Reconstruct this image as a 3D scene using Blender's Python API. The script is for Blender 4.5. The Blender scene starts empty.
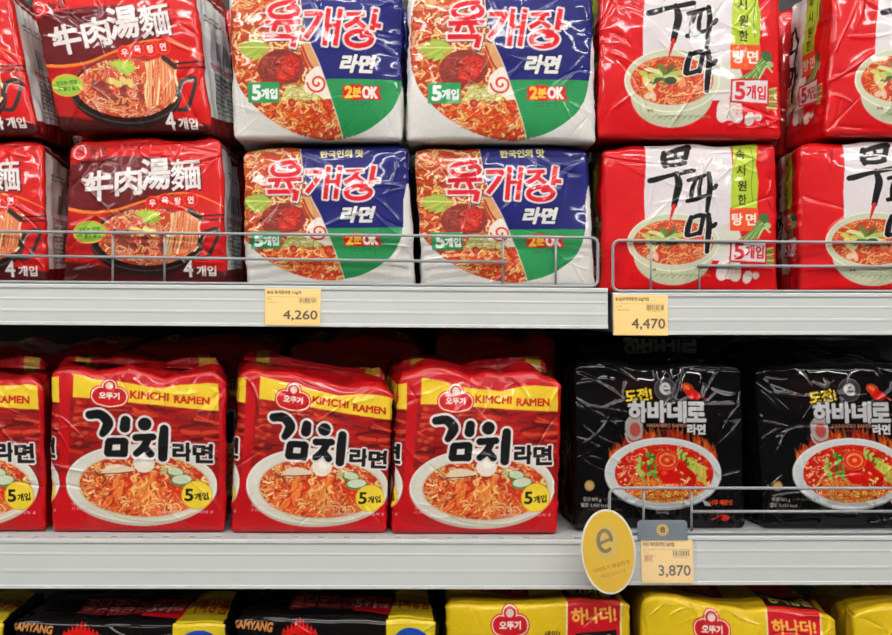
import bpy, math, random
import numpy as np
from mathutils import Vector, Matrix

# ------------------------------------------------------------------ camera basis
F_PX = 1070.0
CAM = np.array([0.5, -1.2, 1.35])
YAW = math.radians(1.4); ROLL = math.radians(0.3)
_F = np.array([math.sin(YAW), math.cos(YAW), 0.0])
_R0 = np.array([math.cos(YAW), -math.sin(YAW), 0.0]); _U0 = np.array([0., 0., 1.])
_R = _R0*math.cos(ROLL) + _U0*math.sin(ROLL)
_U = -_R0*math.sin(ROLL) + _U0*math.cos(ROLL)
def P(px, py, Y):
    d = _F*F_PX + _R*(px-446.0) + _U*(317.5-py)
    return CAM + d*((Y-CAM[1])/d[1])
COL = bpy.context.scene.collection

# ------------------------------------------------------------------ print art (drawn into number arrays, carried by the meshes as colour attributes)
def S(*c): return np.array(c, dtype=np.float64)/255.0
def lin(c):
    c = np.clip(c, 0, 1)
    return np.where(c <= 0.04045, c/12.92, ((c+0.055)/1.055)**2.4)

def seg_sdf(segs, X, Y):
    d2 = np.full(X.shape, 1e12); ins = np.zeros(X.shape, bool)
    for x0, y0, x1, y1 in segs:
        ex, ey = x1-x0, y1-y0
        L = ex*ex+ey*ey
        if L < 1e-12: continue
        wx, wy = X-x0, Y-y0
        t = np.clip((wx*ex+wy*ey)/L, 0, 1)
        np.minimum(d2, (wx-t*ex)**2+(wy-t*ey)**2, out=d2)
        if y0 != y1:
            c = (Y >= y0) != (Y >= y1)
            ins ^= c & (X < x0 + (Y-y0)*ex/(y1-y0))
    d = np.sqrt(d2)
    return np.where(ins, -d, d)

def catmull(pts, n=6):
    pts = [np.array(p, float) for p in pts]
    if len(pts) < 3: return pts
    P4 = [2*pts[0]-pts[1]] + pts + [2*pts[-1]-pts[-2]]
    out = []
    for i in range(1, len(P4)-2):
        p0, p1, p2, p3 = P4[i-1:i+3]
        for k in range(n):
            t = k/n
            out.append(0.5*((2*p1)+(-p0+p2)*t+(2*p0-5*p1+4*p2-p3)*t*t+(-p0+3*p1-3*p2+p3)*t**3))
    out.append(pts[-1])
    return out

_FONT = {}
def text_segs(s):
    if s in _FONT: return _FONT[s]
    cu = bpy.data.curves.new('t', 'FONT'); cu.body = s; cu.size = 1.0
    cu.align_x = 'CENTER'; cu.resolution_u = 3; cu.fill_mode = 'NONE'
    ob = bpy.data.objects.new('t', cu); COL.objects.link(ob)
    dg = bpy.context.evaluated_depsgraph_get(); dg.update()
    me = bpy.data.meshes.new_from_object(ob.evaluated_get(dg))
    n = len(me.vertices); co = np.zeros(n*3); me.vertices.foreach_get('co', co); co = co.reshape(-1, 3)[:, :2]
    e = np.zeros(len(me.edges)*2, dtype=np.int32); me.edges.foreach_get('vertices', e); e = e.reshape(-1, 2)
    bpy.data.objects.remove(ob); bpy.data.meshes.remove(me); bpy.data.curves.remove(cu)
    if len(co) == 0: r = (np.zeros((0, 2)), e)
    else:
        mn, mx = co.min(0), co.max(0)
        co = (co-(mn+mx)/2)/(mx[1]-mn[1])        # height 1, centred
        r = (co, e)
    _FONT[s] = r
    return r

class Canvas:
    def __init__(s, x0, y0, x1, y1, sc, bg):
        s.x0, s.y0, s.x1, s.y1, s.sc = x0, y0, x1, y1, sc
        s.w = int((x1-x0)*sc)+1; s.h = int((y1-y0)*sc)+1
        s.img = np.empty((s.h, s.w, 3)); s.img[:] = S(*bg)
        s.clip = None; s.T = (1, 0, 1, 0)
    def setT(s, sx=1, ox=0, sy=1, oy=0): s.T = (sx, ox, sy, oy)
    def tp(s, pts):
        sx, ox, sy, oy = s.T
        return [(p[0]*sx+ox, p[1]*sy+oy) for p in pts]
    def box(s, x0, y0, x1, y1):
        i0 = max(0, int((x0-s.x0)*s.sc)-1); i1 = min(s.w, int((x1-s.x0)*s.sc)+3)
        j0 = max(0, int((y0-s.y0)*s.sc)-1); j1 = min(s.h, int((y1-s.y0)*s.sc)+3)
        if i1 <= i0 or j1 <= j0: return None
        xs = s.x0+(np.arange(i0, i1)+.5)/s.sc; ys = s.y0+(np.arange(j0, j1)+.5)/s.sc
        X, Y = np.meshgrid(xs, ys)
        return (slice(j0, j1), slice(i0, i1)), X, Y
    def put(s, sl, d, col, a=1.0, grow=0.0, soft=0.5):
        m = np.clip(0.5-(d-grow)*s.sc/(2*soft), 0, 1)*a
        if s.clip is not None: m = m*s.clip[sl]
        m = m[..., None]
        s.img[sl] = s.img[sl]*(1-m)+S(*col)*m
    def mask(s, sl, d):
        m = np.zeros((s.h, s.w)); m[sl] = np.clip(0.5-d*s.sc, 0, 1); return m
    def poly(s, pts, col, a=1.0, soft=.5, grow=0, smooth=False):
        pts = s.tp(pts)
        if smooth:
            pts = catmull(list(pts)+[pts[0]], 5)
        g = grow+soft*2/s.sc
        xs = [p[0] for p in pts]; ys = [p[1] for p in pts]
        b = s.box(min(xs)-g, min(ys)-g, max(xs)+g, max(ys)+g)
        if b is None: return None
        sl, X, Y = b
        segs = [(pts[i][0], pts[i][1], pts[(i+1) % len(pts)][0], pts[(i+1) % len(pts)][1]) for i in range(len(pts))]
        d = seg_sdf(segs, X, Y)
        if col is not None: s.put(sl, d, col, a, grow, soft)
        return sl, d
    def ell(s, cx, cy, rx, ry, col, rot=0, a=1.0, soft=.5, ring=None):
        (cx, cy), = s.tp([(cx, cy)])
        m = max(rx, ry)+2+soft/s.sc*2
        b = s.box(cx-m, cy-m, cx+m, cy+m)
        if b is None: return None
        sl, X, Y = b
        c, q = math.cos(rot), math.sin(rot)
        x = (X-cx)*c+(Y-cy)*q; y = -(X-cx)*q+(Y-cy)*c
        f = np.sqrt((x/rx)**2+(y/ry)**2)+1e-9
        g = np.sqrt((x/rx**2)**2+(y/ry**2)**2)/f+1e-9
        d = (f-1)/g
        if ring: d = np.abs(d)-ring
        if col is not None: s.put(sl, d, col, a, 0, soft)
        return sl, d
    def line(s, pts, r, col, a=1.0, smooth=True, soft=.5): s.strokes([(pts, r)], [(0, col)], a, smooth, soft)
    def strokes(s, lst, layers, a=1.0, smooth=True, soft=.5):
        """lst: (points, radius or radii); layers: (grow, colour) painted in order over the union"""
        allc = []
        butt = []
        for it in lst:
            pts, r = it[0], it[1]; butt.append(len(it) > 2)
            pts = s.tp(pts)
            if not hasattr(r, '__len__'): r = [r]*len(pts)
            P3 = [(p[0], p[1], q) for p, q in zip(pts, r)]
            if smooth: P3 = catmull(P3)
            allc.append(P3)
        g = max(l[0] for l in layers)+1.5
        xs = [p[0] for c in allc for p in c]; ys = [p[1] for c in allc for p in c]
        rm = max(p[2] for c in allc for p in c)+g
        b = s.box(min(xs)-rm, min(ys)-rm, max(xs)+rm, max(ys)+rm)
        if b is None: return
        sl, X, Y = b
        dall = np.full(X.shape, 1e9)
        for c, bt in zip(allc, butt):
            d = np.full(X.shape, 1e9)
            if len(c) == 1: np.minimum(d, np.hypot(X-c[0][0], Y-c[0][1])-c[0][2], out=d)
            for p, q in zip(c[:-1], c[1:]):
                ex, ey = q[0]-p[0], q[1]-p[1]; L = ex*ex+ey*ey+1e-12
                t = np.clip(((X-p[0])*ex+(Y-p[1])*ey)/L, 0, 1)
                np.minimum(d, np.hypot(X-p[0]-t*ex, Y-p[1]-t*ey)-(p[2]+(q[2]-p[2])*t), out=d)
            if bt:
                for e, f in ((c[0], c[1]), (c[-1], c[-2])):
                    ux, uy = e[0]-f[0], e[1]-f[1]; n = math.hypot(ux, uy)+1e-9
                    far = np.hypot(X-e[0], Y-e[1]) < e[2]*2.2
                    d = np.where(far, np.maximum(d, ((X-e[0])*ux+(Y-e[1])*uy)/n-e[2]*.45), d)
            np.minimum(dall, d, out=dall)
        for gr, col in layers: s.put(sl, dall, col, a, gr, soft)
    def text(s, t, cx, cy, h, col, bold=0.0, w=None, shear=0, rot=0, layers=None, a=1.0):
        """h: height, w: width or None"""
        (cx, cy), = s.tp([(cx, cy)])
        co, e = text_segs(t)
        if len(co) == 0: return
        wx = co[:, 0].max()-co[:, 0].min()
        sx = h if w is None else w/wx
        x = co[:, 0]*sx + co[:, 1]*h*shear; y = -co[:, 1]*h
        c, q = math.cos(rot), math.sin(rot)
        X0 = cx+x*c-y*q; Y0 = cy+x*q+y*c
        ly = layers or [(bold, col)]
        g = max(l[0] for l in ly)+1
        b = s.box(X0.min()-g, Y0.min()-g, X0.max()+g, Y0.max()+g)
        if b is None: return
        sl, X, Y = b
        segs = np.stack([X0[e[:, 0]], Y0[e[:, 0]], X0[e[:, 1]], Y0[e[:, 1]]], 1)
        d = seg_sdf(segs, X, Y)
        for gr, cc in ly: s.put(sl, d, cc, a, gr)
    def rect(s, x0, y0, x1, y1, col, a=1.0, r=0, soft=.5):
        (x0, y0), (x1, y1) = s.tp([(x0, y0), (x1, y1)])
        b = s.box(x0-1, y0-1, x1+1, y1+1)
        if b is None: return
        sl, X, Y = b
        cx, cy = (x0+x1)/2, (y0+y1)/2
        qx = np.abs(X-cx)-(x1-x0)/2+r; qy = np.abs(Y-cy)-(y1-y0)/2+r
        d = np.hypot(np.maximum(qx, 0), np.maximum(qy, 0))+np.minimum(np.maximum(qx, qy), 0)-r
        s.put(sl, d, col, a, 0, soft)
    def micro(s, x0, y0, x1, y1, col, seed=0, rows=1, a=.8):
        """lines of print too small to read: little vertical ticks"""
        rg = random.Random(seed); hh = (y1-y0)/rows
        for k in range(rows):
            x = x0; yy = y0+k*hh
            while x < x1-1:
                w = rg.uniform(.7, 1.6)
                if rg.random() < .82: s.rect(x, yy+rg.uniform(0, .3)*hh, x+w*.62, yy+hh*rg.uniform(.55, .78), col, a)
                x += w
    def barcode(s, x0, y0, x1, y1, col, seed=0):
        rg = random.Random(seed); x = x0
        while x < x1:
            w = rg.choice([.4, .5, .9]); s.rect(x, y0, min(x+w, x1), y1, col, .9); x += w+rg.choice([.4, .6, .9])
    def noodles(s, n, bx, cols, r=1.1, ln=10, seed=0, dark=(120, 40, 15), curl=1.0, a=1.0):
        rg = random.Random(seed)
        r *= .74
        for i in range(int(n*1.6)):
            x = rg.uniform(bx[0], bx[2]); y = rg.uniform(bx[1], bx[3]); th = rg.uniform(0, 6.28)
            L = ln*rg.uniform(.5, 1.3); pts = []; k = rg.uniform(-.9, .9)*curl; ph = rg.uniform(0, 6)
            for j in range(6):
                pts.append((x, y)); x += math.cos(th)*L/5; y += math.sin(th)*L/5*.75; th += k*.8+math.sin(ph+j*2.2)*.9*curl
            c = rg.choice(cols)
            c = tuple(min(255, max(0, v+rg.uniform(-14, 14))) for v in c)
            rr = r*rg.uniform(.7, 1.15)
            s.strokes([(pts, rr)], [(.3, dark), (0, c)], a*.93); s.strokes([(pts[1:4], rr*.32)], [(0, tuple(min(255, v+26) for v in c))], a*.7)
    def blobs(s, n, bx, cols, r0, r1, seed=0, a=.9):
        rg = random.Random(seed)
        for i in range(n):
            s.ell(rg.uniform(bx[0], bx[2]), rg.uniform(bx[1], bx[3]), rg.uniform(r0, r1), rg.uniform(r0, r1)*.6, rg.choice(cols), rg.uniform(0, 3), a)
    def grain(s, amt, seed, px=3):
        rs = np.random.RandomState(seed)
        n = rs.rand(s.h//px+2, s.w//px+2)
        n = np.kron(n, np.ones((px, px)))[:s.h, :s.w]
        n = (n+np.roll(n, 1, 0)+np.roll(n, 1, 1)+np.roll(n, -1, 0))/4
        s.img *= (1+(n[..., None]-.5)*2*amt)
    def sample(s, x, y):
        i = np.clip((x-s.x0)*s.sc-.5, 0, s.w-1.001); j = np.clip((y-s.y0)*s.sc-.5, 0, s.h-1.001)
        i0 = i.astype(int); j0 = j.astype(int); fi = (i-i0)[:, None]; fj = (j-j0)[:, None]
        im = s.img
        return (im[j0, i0]*(1-fi)*(1-fj)+im[j0, i0+1]*fi*(1-fj)+im[j0+1, i0]*(1-fi)*fj+im[j0+1, i0+1]*fi*fj)

SC = 3.0
# ---- A: red beef soup pack
def art_A():
    c = Canvas(58, 138, 228, 282, SC, (194, 20, 18))
    c.poly([(58, 166), (85, 158), (120, 157), (160, 160), (186, 168), (192, 182), (180, 197), (140, 206), (100, 213), (58, 210)], (96, 18, 22), smooth=False, soft=2.5)
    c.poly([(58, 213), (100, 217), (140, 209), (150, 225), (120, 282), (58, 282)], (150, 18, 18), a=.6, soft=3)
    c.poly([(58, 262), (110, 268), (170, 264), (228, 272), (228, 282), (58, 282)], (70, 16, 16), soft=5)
    # pan
    c.ell(146, 243, 57, 33, (38, 22, 20))
    c.ell(146, 240, 57, 31, (84, 66, 60), ring=.6)
    sl, d = c.ell(147, 238, 51, 28, (190, 62, 34))
    c.clip = c.mask(sl, d)
    c.noodles(190, (92, 212, 198, 262), [(226, 176, 132), (236, 196, 150), (214, 140, 96), (222, 110, 66)], 1.15, 10, 3, (150, 40, 20))
    c.blobs(22, (115, 232, 165, 252), [(140, 60, 48), (120, 44, 36)], 3, 7, 4)
    c.noodles(26, (100, 248, 176, 264), [(222, 140, 100), (226, 176, 132)], 1.2, 14, 5, (150, 40, 20))
    c.clip = None
    for k in range(4): c.ell(134+k*6, 231+(k % 2)*3, 4.5, 3.2, (218, 196, 110), .4*k)
    for k in range(13):
        th = -2.6+k*.32
        c.line([(146, 222), (146+math.cos(th)*6, 219+math.sin(th)*4), (146+math.cos(th)*14, 219+math.sin(th)*8)], [2.2, 1.7, .8], (150+k % 3*18, 182+k % 2*14, 72))
    rg = random.Random(8)
    for k in range(17):                                      # noodles lifted by the chopsticks
        x = 170+k*1.9
        c.strokes([([(x+rg.uniform(-1, 1)+2, 212+abs(k-8)*.5), (x+rg.uniform(-1.5, 1.5), 228), (x-2+rg.uniform(-2, 2), 243), (x-5+rg.uniform(-2, 2), 256-k*.3)], 1.1)], [(.3, (170, 70, 40)), (0, rg.choice([(238, 206, 156), (228, 168, 116), (222, 128, 84)]))])
    c.line([(190, 212), (200, 220)], 2.5, (52, 40, 34)); c.line([(200, 218), (228, 216)], .9, (60, 20, 16), smooth=False); c.line([(200, 222), (228, 221)], .9, (80, 30, 20), smooth=False)
    c.line([(199, 246), (205, 234), (219, 231), (214, 246), (206, 258), (197, 259)], 1.9, (52, 44, 40)); c.line([(202, 243), (207, 235), (217, 232)], .6, (150, 140, 132))
    # orange arc
    c.line([(58, 208), (84, 213), (112, 212), (140, 204), (170, 196), (196, 197), (228, 210)], [1.6, 1.5, 1.3, 1.1, .9, .8, .5], (222, 122, 44))
    for ch, x, y in zip('우육탕면', (152, 165, 178, 191), (205, 202.5, 203, 202)):
        c.ell(x, y, 7.4, 7, (222, 90, 40)); c.ell(x, y, 6.7, 6.3, (200, 24, 24)); c.text(ch, x, y, 6.8, (238, 226, 220), .25)
    for ch, x, y, h in (('牛', 96, 187, 29), ('肉', 127, 183, 27), ('湯', 155, 176, 30), ('麵', 186, 177, 30)):
        c.text(ch, x+.8, y+1, h, (70, 12, 14), 1.3, rot=-.06, a=.8)
        c.text(ch, x, y, h, (224, 216, 212), 1.0 if ch != '麵' else .55, rot=-.06, w=h*.98)
    c.line([(78, 180), (90, 184), (84, 190)], [1.5, 2.2, .8], (224, 216, 212))
    c.ell(87, 233, 18, 11.5, (226, 150, 60)); c.ell(87, 233, 16.5, 10.2, (150, 186, 62))
    c.text('맛있는 면발', 87, 230, 4, (40, 90, 40), .1, w=23); c.text('더 쫄깃 쫄깃', 88, 236.5, 4, (40, 90, 40), .1, w=23)
    c.text('4', 187, 269, 15, (226, 216, 210), .7, w=9, layers=[(1.1, (60, 10, 10)), (.5, (228, 218, 214))])
    c.text('개입', 205, 271, 9.6, (226, 216, 210), .4, w=19)
    c.ell(73, 152, 6.5, 7, (232, 180, 170), ring=.7); c.ell(73, 152, 3, 3.6, (170, 14, 16))
    c.text('농심', 92, 151, 8, (96, 14, 16), .4, w=17)
    return c
def art_A_side():
    c = Canvas(0, 0, 40, 140, SC, (222, 218, 214))
    c.poly([(0, 0), (40, 0), (40, 16), (26, 19), (8, 10), (0, 4)], (110, 24, 22)); c.line([(6, 2), (20, 9), (34, 12)], 1.3, (214, 180, 170))
    c.micro(8, 30, 34, 38, (60, 56, 56), 3, 2); c.barcode(17, 50, 36, 69, (40, 38, 38), 2)
    c.rect(9, 74, 38, 79, (206, 90, 84)); c.rect(9.6, 75, 37.5, 78.3, (220, 200, 196)); c.micro(14, 75, 36, 78.5, (190, 40, 36), 4)
    c.micro(10, 82, 37, 120, (70, 62, 62), 5, 9)
    c.poly([(0, 126), (40, 120), (40, 140), (0, 140)], (120, 18, 20))
    return c
# ---- B: blue and white pack
def spiral(cx, cy, r0, r1, t0, t1, n=22, sy=1.0):
    return [(cx+(r0+(r1-r0)*k/n)*math.cos(t0+(t1-t0)*k/n), cy+(r0+(r1-r0)*k/n)*math.sin(t0+(t1-t0)*k/n)*sy) for k in range(n+1)]
def art_B():
    c = Canvas(402, -15, 598, 150, SC, (214, 211, 205))
    OV = [(420, -16), (412, 10), (409, 40), (411, 68), (418, 90), (431, 108), (448, 123), (470, 136), (494, 143), (516, 145), (527, 143), (545, 138), (563, 128), (580, 112), (590, 88), (593, 50), (593, -16)]
    sl, d = c.poly(OV, (24, 26, 98), smooth=True); full = c.mask(sl, d)
    c.clip = full
    c.poly([(500, 84), (600, 83), (600, 150), (520, 150)], (38, 132, 74))
    FOOD = [(400, -16), (483, -16), (487, 20), (493, 44), (504, 70), (514, 100), (522, 126), (527, 146), (400, 150)]
    sl, d = c.poly(FOOD, (166, 52, 22)); c.clip = full*c.mask(sl, d)
    c.noodles(330, (404, -14, 530, 146), [(214, 156, 96), (228, 182, 122), (206, 116, 56), (196, 82, 36), (236, 200, 150)], 1.6, 14, 11, (140, 40, 16))
    c.noodles(60, (440, 108, 530, 146), [(232, 178, 110), (224, 130, 60), (210, 70, 30)], 1.8, 16, 12, (140, 36, 14))
    for k in range(9):                                       # green leaf
        th = math.pi+.9-k*.27
        c.line([(450, 52), (450+math.cos(th)*12, 52+math.sin(th)*7), (450+math.cos(th)*30, 53+math.sin(th)*13)], [2.5, 3, 1.2], (142+k % 3*16, 166+k % 2*16, 62+k % 2*20))
    c.line([(462, 52), (420, 50)], .7, (206, 212, 130))
    c.poly([(438, 74), (444, 62), (456, 55), (470, 54), (484, 62), (487, 76), (478, 88), (460, 92), (444, 86)], (128, 46, 38), smooth=True)
    rg = random.Random(6)
    for k in range(26): c.line([(rg.uniform(442, 470), rg.uniform(58, 84)), (rg.uniform(446, 482), rg.uniform(58, 86))], .6, rg.choice([(160, 70, 56), (96, 28, 26), (180, 90, 70)]), .7)
    c.poly([(458, 78), (462, 66), (472, 60), (482, 64), (480, 78), (470, 86), (460, 86)], (196, 34, 26), smooth=True, soft=1.5)
    for k in range(20): c.line([(rg.uniform(460, 480), rg.uniform(62, 84)), (rg.uniform(460, 482), rg.uniform(62, 84))], .7, rg.choice([(226, 60, 44), (236, 110, 80), (170, 20, 18)]), .8)
    c.poly([(484, 46), (497, 45), (503, 58), (508, 74), (497, 76), (489, 64)], (204, 146, 96), smooth=True); c.line([(486, 50), (492, 66), (499, 76)], 1.0, (150, 40, 24))
    for k in range(10):                                      # cabbage
        c.line([(466+k*3.5, 104-k % 3*2), (474+k*3, 92+k % 4*3), (486+k*2.4, 100+k % 2*4)], [2.6, 3, 1.6], [(206, 206, 128), (178, 186, 92), (224, 220, 160)][k % 3], .9)
    for k in range(60):
        c.line([(rg.uniform(462, 502), rg.uniform(88, 108)), (rg.uniform(462, 502), rg.uniform(88, 108))], .45, rg.choice([(150, 160, 70), (236, 230, 180), (120, 60, 30), (196, 190, 110)]), .45)
    for k in range(40): c.line([(rg.uniform(440, 486), rg.uniform(56, 90)), (rg.uniform(440, 486), rg.uniform(56, 90))], .5, rg.choice([(84, 22, 20), (176, 80, 60), (150, 50, 40)]), .4)
    c.ell(474, 108, 4, 4, (150, 40, 26)); c.ell(474, 108, 2.2, 2.2, (196, 80, 50))
    c.poly([(489, 82), (495, 75), (502, 71), (511, 74), (514, 90), (518, 102), (508, 104), (498, 98), (488, 96)], (232, 220, 206), smooth=True)
    c.line(spiral(501, 88, 1.5, 10.5, 0, 9.4), [1.1]*23, (206, 52, 40), smooth=False)
    c.clip = full
    c.line([(483, -16), (487, 20), (493, 44), (504, 70), (514, 100), (522, 126), (527, 146)], .5, (214, 200, 180))
    c.clip = None
    c.setT(1/6.862, 440, 1/6.862, 0)
    R = 2.55
    logo = [([(262, 30), (190, 36), (118, 60), (92, 98), (118, 132), (190, 140), (262, 128), (290, 98), (268, 66), (226, 76)], R),
            ([(66, 181), (182, 178), (298, 175)], R), ([(134, 186), (116, 232)], R), ([(205, 186), (226, 245)], R), ([(60, 276), (160, 276), (262, 276)], R), ([(268, 276), (252, 345)], R+.2),
            ([(345, 115), (400, 114), (452, 115)], R-.1), ([(452, 115), (412, 190), (345, 282)], R), ([(507, 82), (476, 335)], R-.2), ([(590, 85), (550, 335)], R-.2), ([(508, 200), (572, 198)], R-.5),
            ([(636, 116), (690, 114), (752, 112)], R-.5), ([(722, 118), (690, 166), (626, 206)], R-.3), ([(690, 150), (756, 206)], R-.3), ([(838, 80), (812, 215)], R), ([(822, 186), (868, 192)], R-.3),
            ([(772, 240), (700, 240), (638, 272), (640, 318), (700, 340), (776, 326), (808, 288), (786, 260), (738, 268)], R)]
    lg = [((p, r, 1) if len(p) < 4 else (p, r)) for p, r in logo]
    c.strokes([([(x+5, y+7) for x, y in t[0]], t[1]) for t in lg], [(2.0, (14, 14, 50))], a=.7)
    c.strokes(lg, [(2.1, (216, 204, 200)), (0, (200, 14, 30))])
    c.setT()
    c.text('라면', 543, 68, 17.5, (220, 218, 214), .9, w=33, shear=.28, layers=[(2.2, (10, 10, 50)), (1.1, (218, 216, 212))])
    c.text('한국인의 맛', 528, -5, 9, (226, 214, 140), .45, w=46)
    c.rect(428, 87, 461, 108, (44, 140, 82), r=1.5)
    c.text('5', 437, 97.5, 14.5, (232, 230, 226), .9, w=8.5); c.text('개입', 450.5, 99, 10, (232, 230, 226), .55, w=16)
    c.text('2분OK', 547, 97, 10.5, (0, 0, 0), 0, w=35, layers=[(3.0, (196, 30, 26)), (1.0, (196, 30, 26))])
    c.text('2', 533.5, 97, 11.5, (240, 190, 60), .8, w=7); c.text('분', 542, 97, 9.5, (240, 190, 60), .5, w=8.5); c.text('OK', 555.5, 97, 11, (236, 226, 220), .8, w=15)
    c.micro(534, 104, 558, 112, (20, 70, 44), 3, 3, .5)
    return c
def art_B_side():
    c = Canvas(0, 0, 40, 150, SC, (200, 198, 194))
    c.poly([(0, 20), (30, 16), (40, 20), (40, 96), (0, 96)], (30, 34, 96), soft=2); c.poly([(0, 96), (40, 96), (40, 112), (0, 122)], (36, 120, 70), soft=2)
    c.micro(6, 34, 34, 88, (180, 180, 190), 6, 9, .5)
    return c
# ---- C: red radish-onion-garlic pack
def art_C():
    c = Canvas(590, -28, 784, 150, SC, (194, 8, 16))
    # white calligraphy panel
    c.poly([(641, -28), (641, 0), (639, 30), (640, 72), (700, 104), (734, 104), (731, 60), (732, 20), (731, -28)], (214, 205, 206))
    c.poly([(700, 70), (735, 62), (742, 84), (726, 96), (700, 96)], (204, 200, 186), soft=3)
    # green strip, orange box
    c.poly([(732, -28), (733, -5), (730, 14), (729, 47), (758, 47), (760, 18), (757, 0), (761, -28)], (168, 188, 48))
    c.line([(752, -20), (754, 0), (752, 20), (753, 40)], .35, (60, 90, 30))
    c.rect(728, 47, 759, 72, (218, 78, 30))
    for ch, y in zip('속시원한', (-12, 6, 23, 38)): c.text(ch, 740.5+(y % 3)*.6, y, 11, (28, 34, 18), .25, w=9)
    c.text('탕', 736, 59.5, 12.5, (238, 226, 214), .4, w=11); c.text('면', 751, 59.5, 12.5, (238, 226, 214), .4, w=11)
    # leeks and garlic
    for k in range(12): c.line([(738+k*1.6, 82+k*.2), (752+k*1.2, 72-k*.3), (762+k*.9, 58+k*1.4)], [1.1, 1.2, 1.0], [(84, 124, 54), (120, 156, 80), (60, 92, 40), (170, 190, 120)][k % 4])
    c.ell(766, 58, 6, 5, (58, 96, 52), .6); c.ell(770, 66, 4, 3, (150, 176, 120), .3)
    for k in range(7): c.line([(766, 92+k*3), (776, 90+k*3.4)], 1.2, [(160, 180, 96), (96, 134, 60)][k % 2])
    c.ell(727, 112, 13, 12, (216, 204, 196)); c.ell(721, 116, 7, 10, (226, 214, 208), .3); c.ell(733, 117, 7, 10, (206, 190, 182), -.3); c.line([(727, 100), (727, 112), (724, 122)], .5, (170, 140, 130))
    c.ell(747, 122, 5, 7, (214, 200, 190), .2); c.ell(756, 120, 4, 4, (206, 190, 180))
    c.micro(733, 108, 763, 119, (206, 40, 44), 9, 3, .6)
    c.poly([(729, 83), (768, 81), (767, 107), (728, 105)], (178, 26, 34), grow=.8); c.poly([(730, 84), (767, 82.4), (766, 105.6), (729, 104)], (214, 204, 204))
    c.text('5', 737.5, 94, 16.5, (196, 24, 36), .8, w=9.5); c.text('개입', 754.5, 95, 13.5, (196, 24, 36), .45, w=20, rot=.03)
    # bowl
    c.ell(669, 98, 41, 33, (186, 188, 158)); c.ell(669, 84, 47.5, 32, (196, 198, 170)); c.ell(669, 84, 47, 31.4, (222, 222, 200), ring=.7)
    for k in range(9): c.line([(650+k*6, 124-abs(k-4)*.6), (654+k*6, 119), (660+k*6, 121)], .5, (130, 150, 100), .8)
    c.text('농심', 648, 114, 3, (90, 90, 70), .1)
    sl, d = c.ell(669, 84, 41.5, 24.5, (184, 52, 26)); c.clip = c.mask(sl, d)
    c.noodles(130, (630, 62, 710, 108), [(214, 132, 72), (226, 170, 110), (206, 96, 50), (200, 70, 36)], 1.15, 10, 21, (150, 36, 16))
    c.blobs(8, (668, 82, 708, 104), [(216, 120, 78), (224, 150, 104), (186, 50, 28)], 5, 9, 22)
    c.noodles(40, (655, 92, 704, 110), [(224, 160, 100), (206, 100, 56)], 1.2, 13, 24, (160, 40, 20))
    c.blobs(5, (636, 84, 652, 100), [(228, 216, 196), (220, 190, 160)], 4, 6, 23)
    for k in range(26):
        th = k*.77; c.line([(662, 80), (662+math.cos(th)*9, 78+math.sin(th)*5), (660+math.cos(th)*20, 78+math.sin(th)*11)], [1.2, 1.4, .6], [(160, 178, 92), (196, 204, 140), (88, 116, 50), (70, 90, 50)][k % 4])
    c.blobs(4, (640, 76, 656, 92), [(214, 204, 120), (190, 188, 90)], 3, 5, 29); c.ell(668, 84, 6, 4, (60, 70, 50))
    c.clip = None
    # calligraphy
    k = 1/5.29
    c.setT(k, 640, k*1.12, 10-(178-145)*1.12)
    r = 1.9
    ink = [([(110, 58), (104, 90), (112, 126)], [2.0, 2.4, 1.8]), ([(118, 62), (180, 46), (246, 36)], [1.2, 1.7, 2.2]), ([(240, 40), (228, 80), (212, 112)], [2.1, 1.8, 1.3]), ([(118, 120), (170, 122), (222, 112)], [1.3, 1.4, 1.4]), ([(168, 52), (176, 84)], [.9, .8]), ([(120, 92), (165, 86), (220, 80)], [.5, .8, .5]),
           ([(28, 202), (60, 196), (140, 176), (268, 152)], [2.0, 2.2, 1.4, 1.7]), ([(172, 166), (186, 220), (172, 280), (158, 335)], [1.6, 3.0, 2.6, 2.0]),
           ([(238, 204), (285, 194), (328, 180)], [1.1, 1.4, .9]), ([(276, 206), (258, 250), (252, 300)], [1.0, 1.5, 1.0]), ([(308, 198), (298, 240), (296, 286)], [.9, 1.2, 1.2]), ([(232, 312), (280, 302), (332, 284)], [1.3, 1.6, .8]),
           ([(350, 170), (356, 230), (348, 300), (338, 366)], [1.5, 2.0, 1.8, 1.0]), ([(352, 252), (378, 246), (392, 232)], [1.2, 1.5, 1.0]),
           ([(252, 396), (236, 440), (228, 486)], [1.4, 2.0, 2.0]), ([(254, 400), (290, 388), (320, 388)], [1.0, 1.5, 1.6]), ([(318, 392), (308, 440), (298, 480)], [1.6, 1.3, 1.5]), ([(232, 490), (262, 486), (300, 474)], [1.5, 1.2, 1.3]),
           ([(346, 384), (350, 440), (342, 510), (336, 574)], [1.6, 2.2, 2.0, 1.4]), ([(348, 446), (372, 442), (386, 430)], [1.2, 1.6, 1.1])]
    c.strokes(ink, [(2.1, (222, 214, 212)), (1.0, (10, 6, 8))])
    c.line([(158, 335), (148, 370), (134, 416)], [2.0, 1.5, .4], (196, 24, 26))
    c.setT()
    c.micro(655, -4, 684, -1, (40, 30, 30), 6, 1)
    # seam texts
    c.line([(597, -28), (598, 40), (596, 150)], .8, (150, 8, 14), .5)
    return c
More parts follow.
